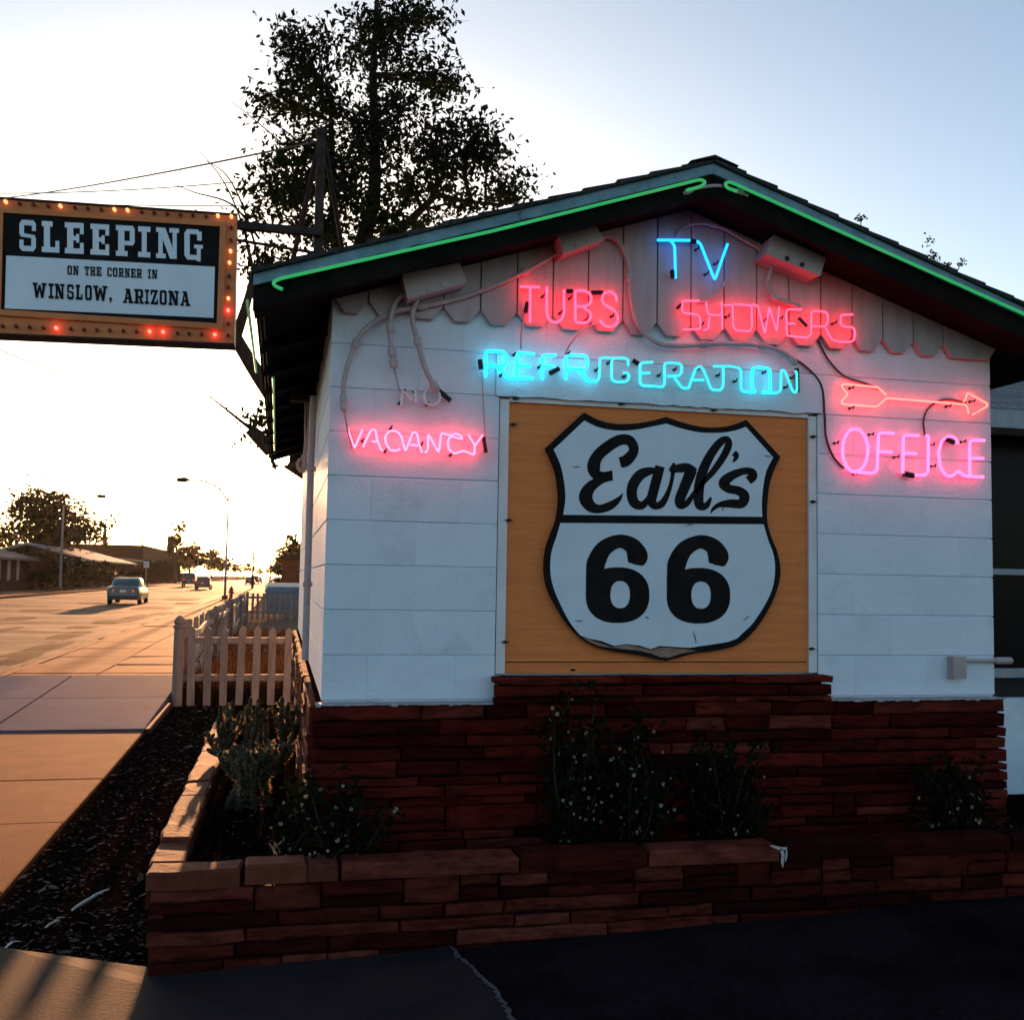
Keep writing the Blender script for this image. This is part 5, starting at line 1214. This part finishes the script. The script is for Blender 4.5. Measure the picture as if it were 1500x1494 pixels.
# ------------------------------------------------------------------ houses across the street
m_hwall = M('brown_house_wall', (0.03,0.018,0.014), (0.05,0.032,0.024), 3, 0.9, spec=0.02); m_hbrick = M('dull_brick', (0.055,0.022,0.015), (0.085,0.036,0.024), 5, 0.9, spec=0.02)
m_hroof = M('grey_house_roof', (0.09,0.085,0.085), (0.14,0.13,0.13), 3, 0.85, spec=0.02); m_hpale = M('pale_metal_roof', (0.20,0.185,0.18), (0.27,0.25,0.24), 2, 0.6, spec=0.02); m_hwhite = M('house_white_trim', (0.22,0.2,0.185), (0.3,0.28,0.26), 5, 0.7, spec=0.02)
def house(name, label, x0, x1, y0, y1, h, rise, ridge, wall, roof, over=0.5, wins=(), cat='house'):
    """ridge 'x' or 'y': direction of the ridge; windows (face, u, z, w, h) on the -Y or +X face"""
    t = thing(name, label, cat, ((x0+x1)/2, (y0+y1)/2, 0)); c = Vector(t.location)
    def pt(b, n, m, par=None):
        o = b.build(n, m, par or t)
        if par is None: o.location = -c
        return o
    wl = MB().box(x0, x1, y0, y1, -0.1, h)
    X0, X1, Y0, Y1 = x0-over, x1+over, y0-over, y1+over
    rf = MB()
    if ridge == 'x':
        ym = (y0+y1)/2; rf.prism([(X0,Y0,h-0.1),(X0,ym,h+rise),(X0,Y1,h-0.1),(X0,Y1,h+0.12),(X0,ym,h+rise+0.22),(X0,Y0,h+0.12)], (X1-X0,0,0)); wl.prism([(x0,y0,h),(x0,ym,h+rise-0.05),(x0,y1,h)], (x1-x0,0,0))
    elif ridge == 'y':
        xm = (x0+x1)/2; rf.prism([(X0,Y0,h-0.1),(xm,Y0,h+rise),(X1,Y0,h-0.1),(X1,Y0,h+0.12),(xm,Y0,h+rise+0.22),(X0,Y0,h+0.12)], (0,Y1-Y0,0)); wl.prism([(x0,y0,h),(xm,y0,h+rise-0.05),(x1,y0,h)], (0,y1-y0,0))
    else: rf.box(X0, X1, Y0, Y1, h, h+0.3)
    pt(wl, 'wall', wall); pt(rf, 'roof', roof)
    for face, u, z, w, hh in wins:
        if face == 'y': g = MB().box(u, u+w, y0-0.03, y0-0.01, z, z+hh); fr = MB().box(u-0.08, u+w+0.08, y0-0.009, y0, z-0.08, z+hh+0.08)
        else: g = MB().box(x1+0.01, x1+0.03, u, u+w, z, z+hh); fr = MB().box(x1, x1+0.009, u-0.08, u+w+0.08, z-0.08, z+hh+0.08)
        wo = pt(fr, 'window', m_hwhite); pt(g, 'pane', m_hwhite if w < 0.9 else m_glassdark, wo)
    return t
house('house', 'grey roofed house at the far left edge', -33, -22.0, 82, 99, 2.6, 1.5, 'y', m_hwall, m_hroof, 0.9, [('x',85,0.9,2.0,1.4),('x',89,0.9,0.8,1.5),('x',92,0.9,0.8,1.5),('x',95,0.9,0.8,1.5)])
house('motel_row', 'long low motel row with dark open front and thin pale roof', -33, -22.2, 103, 121, 2.9, 0.5, 'y', m_hbrick, m_hpale, 1.0, [('x',105+i*5,0.9,2.2,1.4) for i in range(3)], 'building')
house('carport', 'low building with a broad pale metal roof facing the street', -33, -22.0, 124, 158, 2.9, 1.7, 'y', m_hwall, m_hpale, 1.3, [('x',127+i*7,0.8,2.4,1.5) for i in range(4)], 'building')
house('shop', 'flat roofed brown shop beyond the pale roof', -36, -24, 164, 188, 3.6, 0, 'f', m_hbrick, m_hpale, 0.6, [('x',166+i*5,0.8,2.6,1.8) for i in range(4)], 'building')
hb = house('brick_building', 'large brick building with a chimney beyond the small tree', -44, -24.5, 196, 262, 6.4, 0, 'f', m_hbrick, m_hbrick, 0.2, [('x',200+i*9,1.2,3,2) for i in range(6)], 'building')
o = MB().box(-26.6, -25.0, 256, 257.6, 6.7, 10.6).build('chimney', m_hwall, hb); o.location = -Vector(hb.location)
house('block_building', 'pale block outbuilding just behind the near fence', 0.0, 1.05, 62, 68, 2.5, 0, 'f', m_slab, m_hbrick, 0.05, [], 'building')
house('block_building', 'second pale block outbuilding beside the wall corner', 1.75, 5.0, 62, 68, 2.4, 0, 'f', m_slab, m_hbrick, 0.05, [], 'building')
# container behind the fence
dm = thing('dumpster', 'blue grey metal container with sloping lid behind the far fence', 'dumpster', (0.45, 40.2, 0)); m_dump = M('blue_grey_steel', (0.09,0.13,0.16), (0.13,0.18,0.21), 6, 0.55, c3=(0.07,0.05,0.04), c3s=5, c3r=(0.62,0.68))
MB().hexa([(-0.95,0,0.12),(0.95,0,0.12),(0.95,1.2,0.12),(-0.95,1.2,0.12),(-1.02,-0.08,0.95),(1.02,-0.08,0.95),(1.02,1.3,1.15),(-1.02,1.3,1.15)]).build('bin', m_dump, dm)
MB().hexa([(-1.05,-0.12,0.96),(1.05,-0.12,0.96),(1.05,1.3,1.17),(-1.05,1.3,1.17),(-0.95,0.0,1.15),(0.95,0.0,1.15),(0.95,1.25,1.30),(-0.95,1.25,1.30)]).build('lid', m_dump, dm)
for s in (-0.5, 0.5): MB().box(s-0.06, s+0.06, -0.1, -0.02, 0.3, 0.9).build('rib', m_dump, dm)

# ------------------------------------------------------------------ distant trees and bushes
def round_tree(label, base, h, w, n, mat, s, group='trees along the street', low=0.35, name='tree', cat='tree'):
    tips = []
    for k in range(9):
        a = k*2.4; rr = w*0.36*(0.35+0.65*rnd()); tips.append(((math.cos(a)*rr, math.sin(a)*rr, h*(low+0.14+(0.86-low-0.14)*rnd())), w*0.36, h*0.24, n//9))
    tips.append(((0,0,h*0.86), w*0.25, h*0.15, n//9))
    t = small_tree(name, label, base, h*0.8, tips, mat, s, group, 0.028*h); t['category'] = cat; return t
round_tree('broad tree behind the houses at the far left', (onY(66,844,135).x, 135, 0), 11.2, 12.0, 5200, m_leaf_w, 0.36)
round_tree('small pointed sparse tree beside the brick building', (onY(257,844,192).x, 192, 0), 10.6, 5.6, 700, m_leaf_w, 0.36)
ct = thing('conifer', 'tiny dark pointed conifer on the left skyline', 'tree', (onY(151,844,300).x, 300, 0)); b = MB(); lf = MB(); b.tube([(0,0,0),(0,0,15)], [0.3,0.03], 7)
for _ in range(900):
    zz = U(3,15); r = (15-zz)*0.17*rnd(); a = U(0,6.28); leaf(lf, Vector((r*math.cos(a), r*math.sin(a), zz)), 0.5, 1.6)
b.build('trunk', m_bark, ct); lf.build('crown', m_leaf, ct)
far = [round_tree('', (0,-50,-30), 7.0, 7.5, 900, m_leaf_w, 0.42), round_tree('', (0,-50,-30), 8.5, 6.0, 800, m_leaf_w, 0.42), round_tree('', (0,-50,-30), 3.4, 6.0, 2000, m_leaf, 0.30, low=0.05)]
spots = [(-49,190,0),(-44,215,1),(-21,255,1),(-23,275,0),(-19.5,300,0),(-21,330,1),(-19,360,0),(-20,400,1),(-18,450,0),(-16,520,1),(-12,600,0),(-6,640,1),(-1,560,0),(-2.2,470,1),(1.5,420,0),(-1.6,360,1),(1.2,320,0),(-1.0,285,1),(2.0,255,0),(0.3,225,1),(2.6,200,0),(1.5,160,1),(3.2,130,0),(2.4,105,2),(-22.6,161,2),(-22.5,192,2),(-21.2,100.8,2),(-20.8,122.5,2),(-22.2,210,2),(-21.5,235,2),(-55,150,0),(-60,120,1)]
words = {0: 'round', 1: 'tall', 2: 'low'}
for i, (x, y, k) in enumerate(spots):
    c = copy_tree(far[k]); c.location = (x+U(-0.5,0.5), y, 0); c.rotation_euler = (0,0,U(0,6.28)); s = U(0.85,1.2)
    if k < 2 and -5 < x < 4: s *= 0.8
    c.scale = (s, s, s*U(0.9,1.1))
    side = 'right of the street' if x > -8 else 'left of the street'
    dist = 'nearest the fence' if y < 120 and x > -8 else 'by the houses' if y < 185 else 'beyond the brick building' if y < 300 else 'far down the road'
    c['label'] = '%s hazy %s %s, %s' % (words[k], 'bush' if k == 2 else 'tree', side, dist); c['category'] = 'bush' if k == 2 else 'tree'; c['group'] = 'hazy %s %s %s %s' % (words[k], 'bushes' if k == 2 else 'trees', side, dist)
    if k == 2: c.name = 'bush'
names = {}
for o in list(COL.objects):
    if o.parent is None and 'hazy' in str(o.get('label', '')): names.setdefault(o['label'], []).append(o)
for lab, L in names.items():
    if len(L) > 1:
        L.sort(key=lambda o: o.location.y)
        for i, o in enumerate(L): o['label'] = lab+', '+('nearest', 'second', 'third', 'fourth', 'fifth')[i]+' of its kind there'
for f in far:
    for ch in list(f.children): bpy.data.objects.remove(ch)
    bpy.data.objects.remove(f)
# dry weeds inside the fenced yard
wy = MB()
for _ in range(5200):
    x, y = U(-1.12,0.45), 13.25+16*rnd()**2.2; p = Vector((x, y, -0.05)); hgt = (U(0.2,0.62) if y < 16 else U(0.05,0.4))*(0.6+0.8*abs(noise.noise(Vector((x*1.5,y*0.6,3)))))
    d = Vector((U(-0.1,0.1), U(-0.1,0.1), hgt)); k = Vector((0.008,0,0)); wy.tri(p-k, p+k, p+d)
    if rnd() < 0.5: leaf(wy, p+d*U(0.5,1), 0.03, 1.6)
tag(wy.build('dry_grass', leafmat('dry_grass_blades', (0.02,0.009,0.005), (0.07,0.035,0.018), 0.4)), 'dry weeds and grass in the yard behind the near fence', 'grass', kind='stuff')

# ------------------------------------------------------------------ evening haze
hz = MB().box(-1520, 1520, -120, 2520, -1.2, 15.5).mesh('haze', None)
hm = bpy.data.materials.new('haze_air'); hm.use_nodes = True; hn = hm.node_tree; hn.nodes.clear()
ho = hn.nodes.new('ShaderNodeOutputMaterial'); hv = hn.nodes.new('ShaderNodeVolumePrincipled')
hv.inputs['Color'].default_value = (0.95, 0.9, 0.85, 1); hv.inputs['Density'].default_value = 0.00003; hv.inputs['Anisotropy'].default_value = 0.6
hn.links.new(hv.outputs[0], ho.inputs['Volume']); hz.materials.append(hm)
tag(link('haze', hz), kind='stuff')
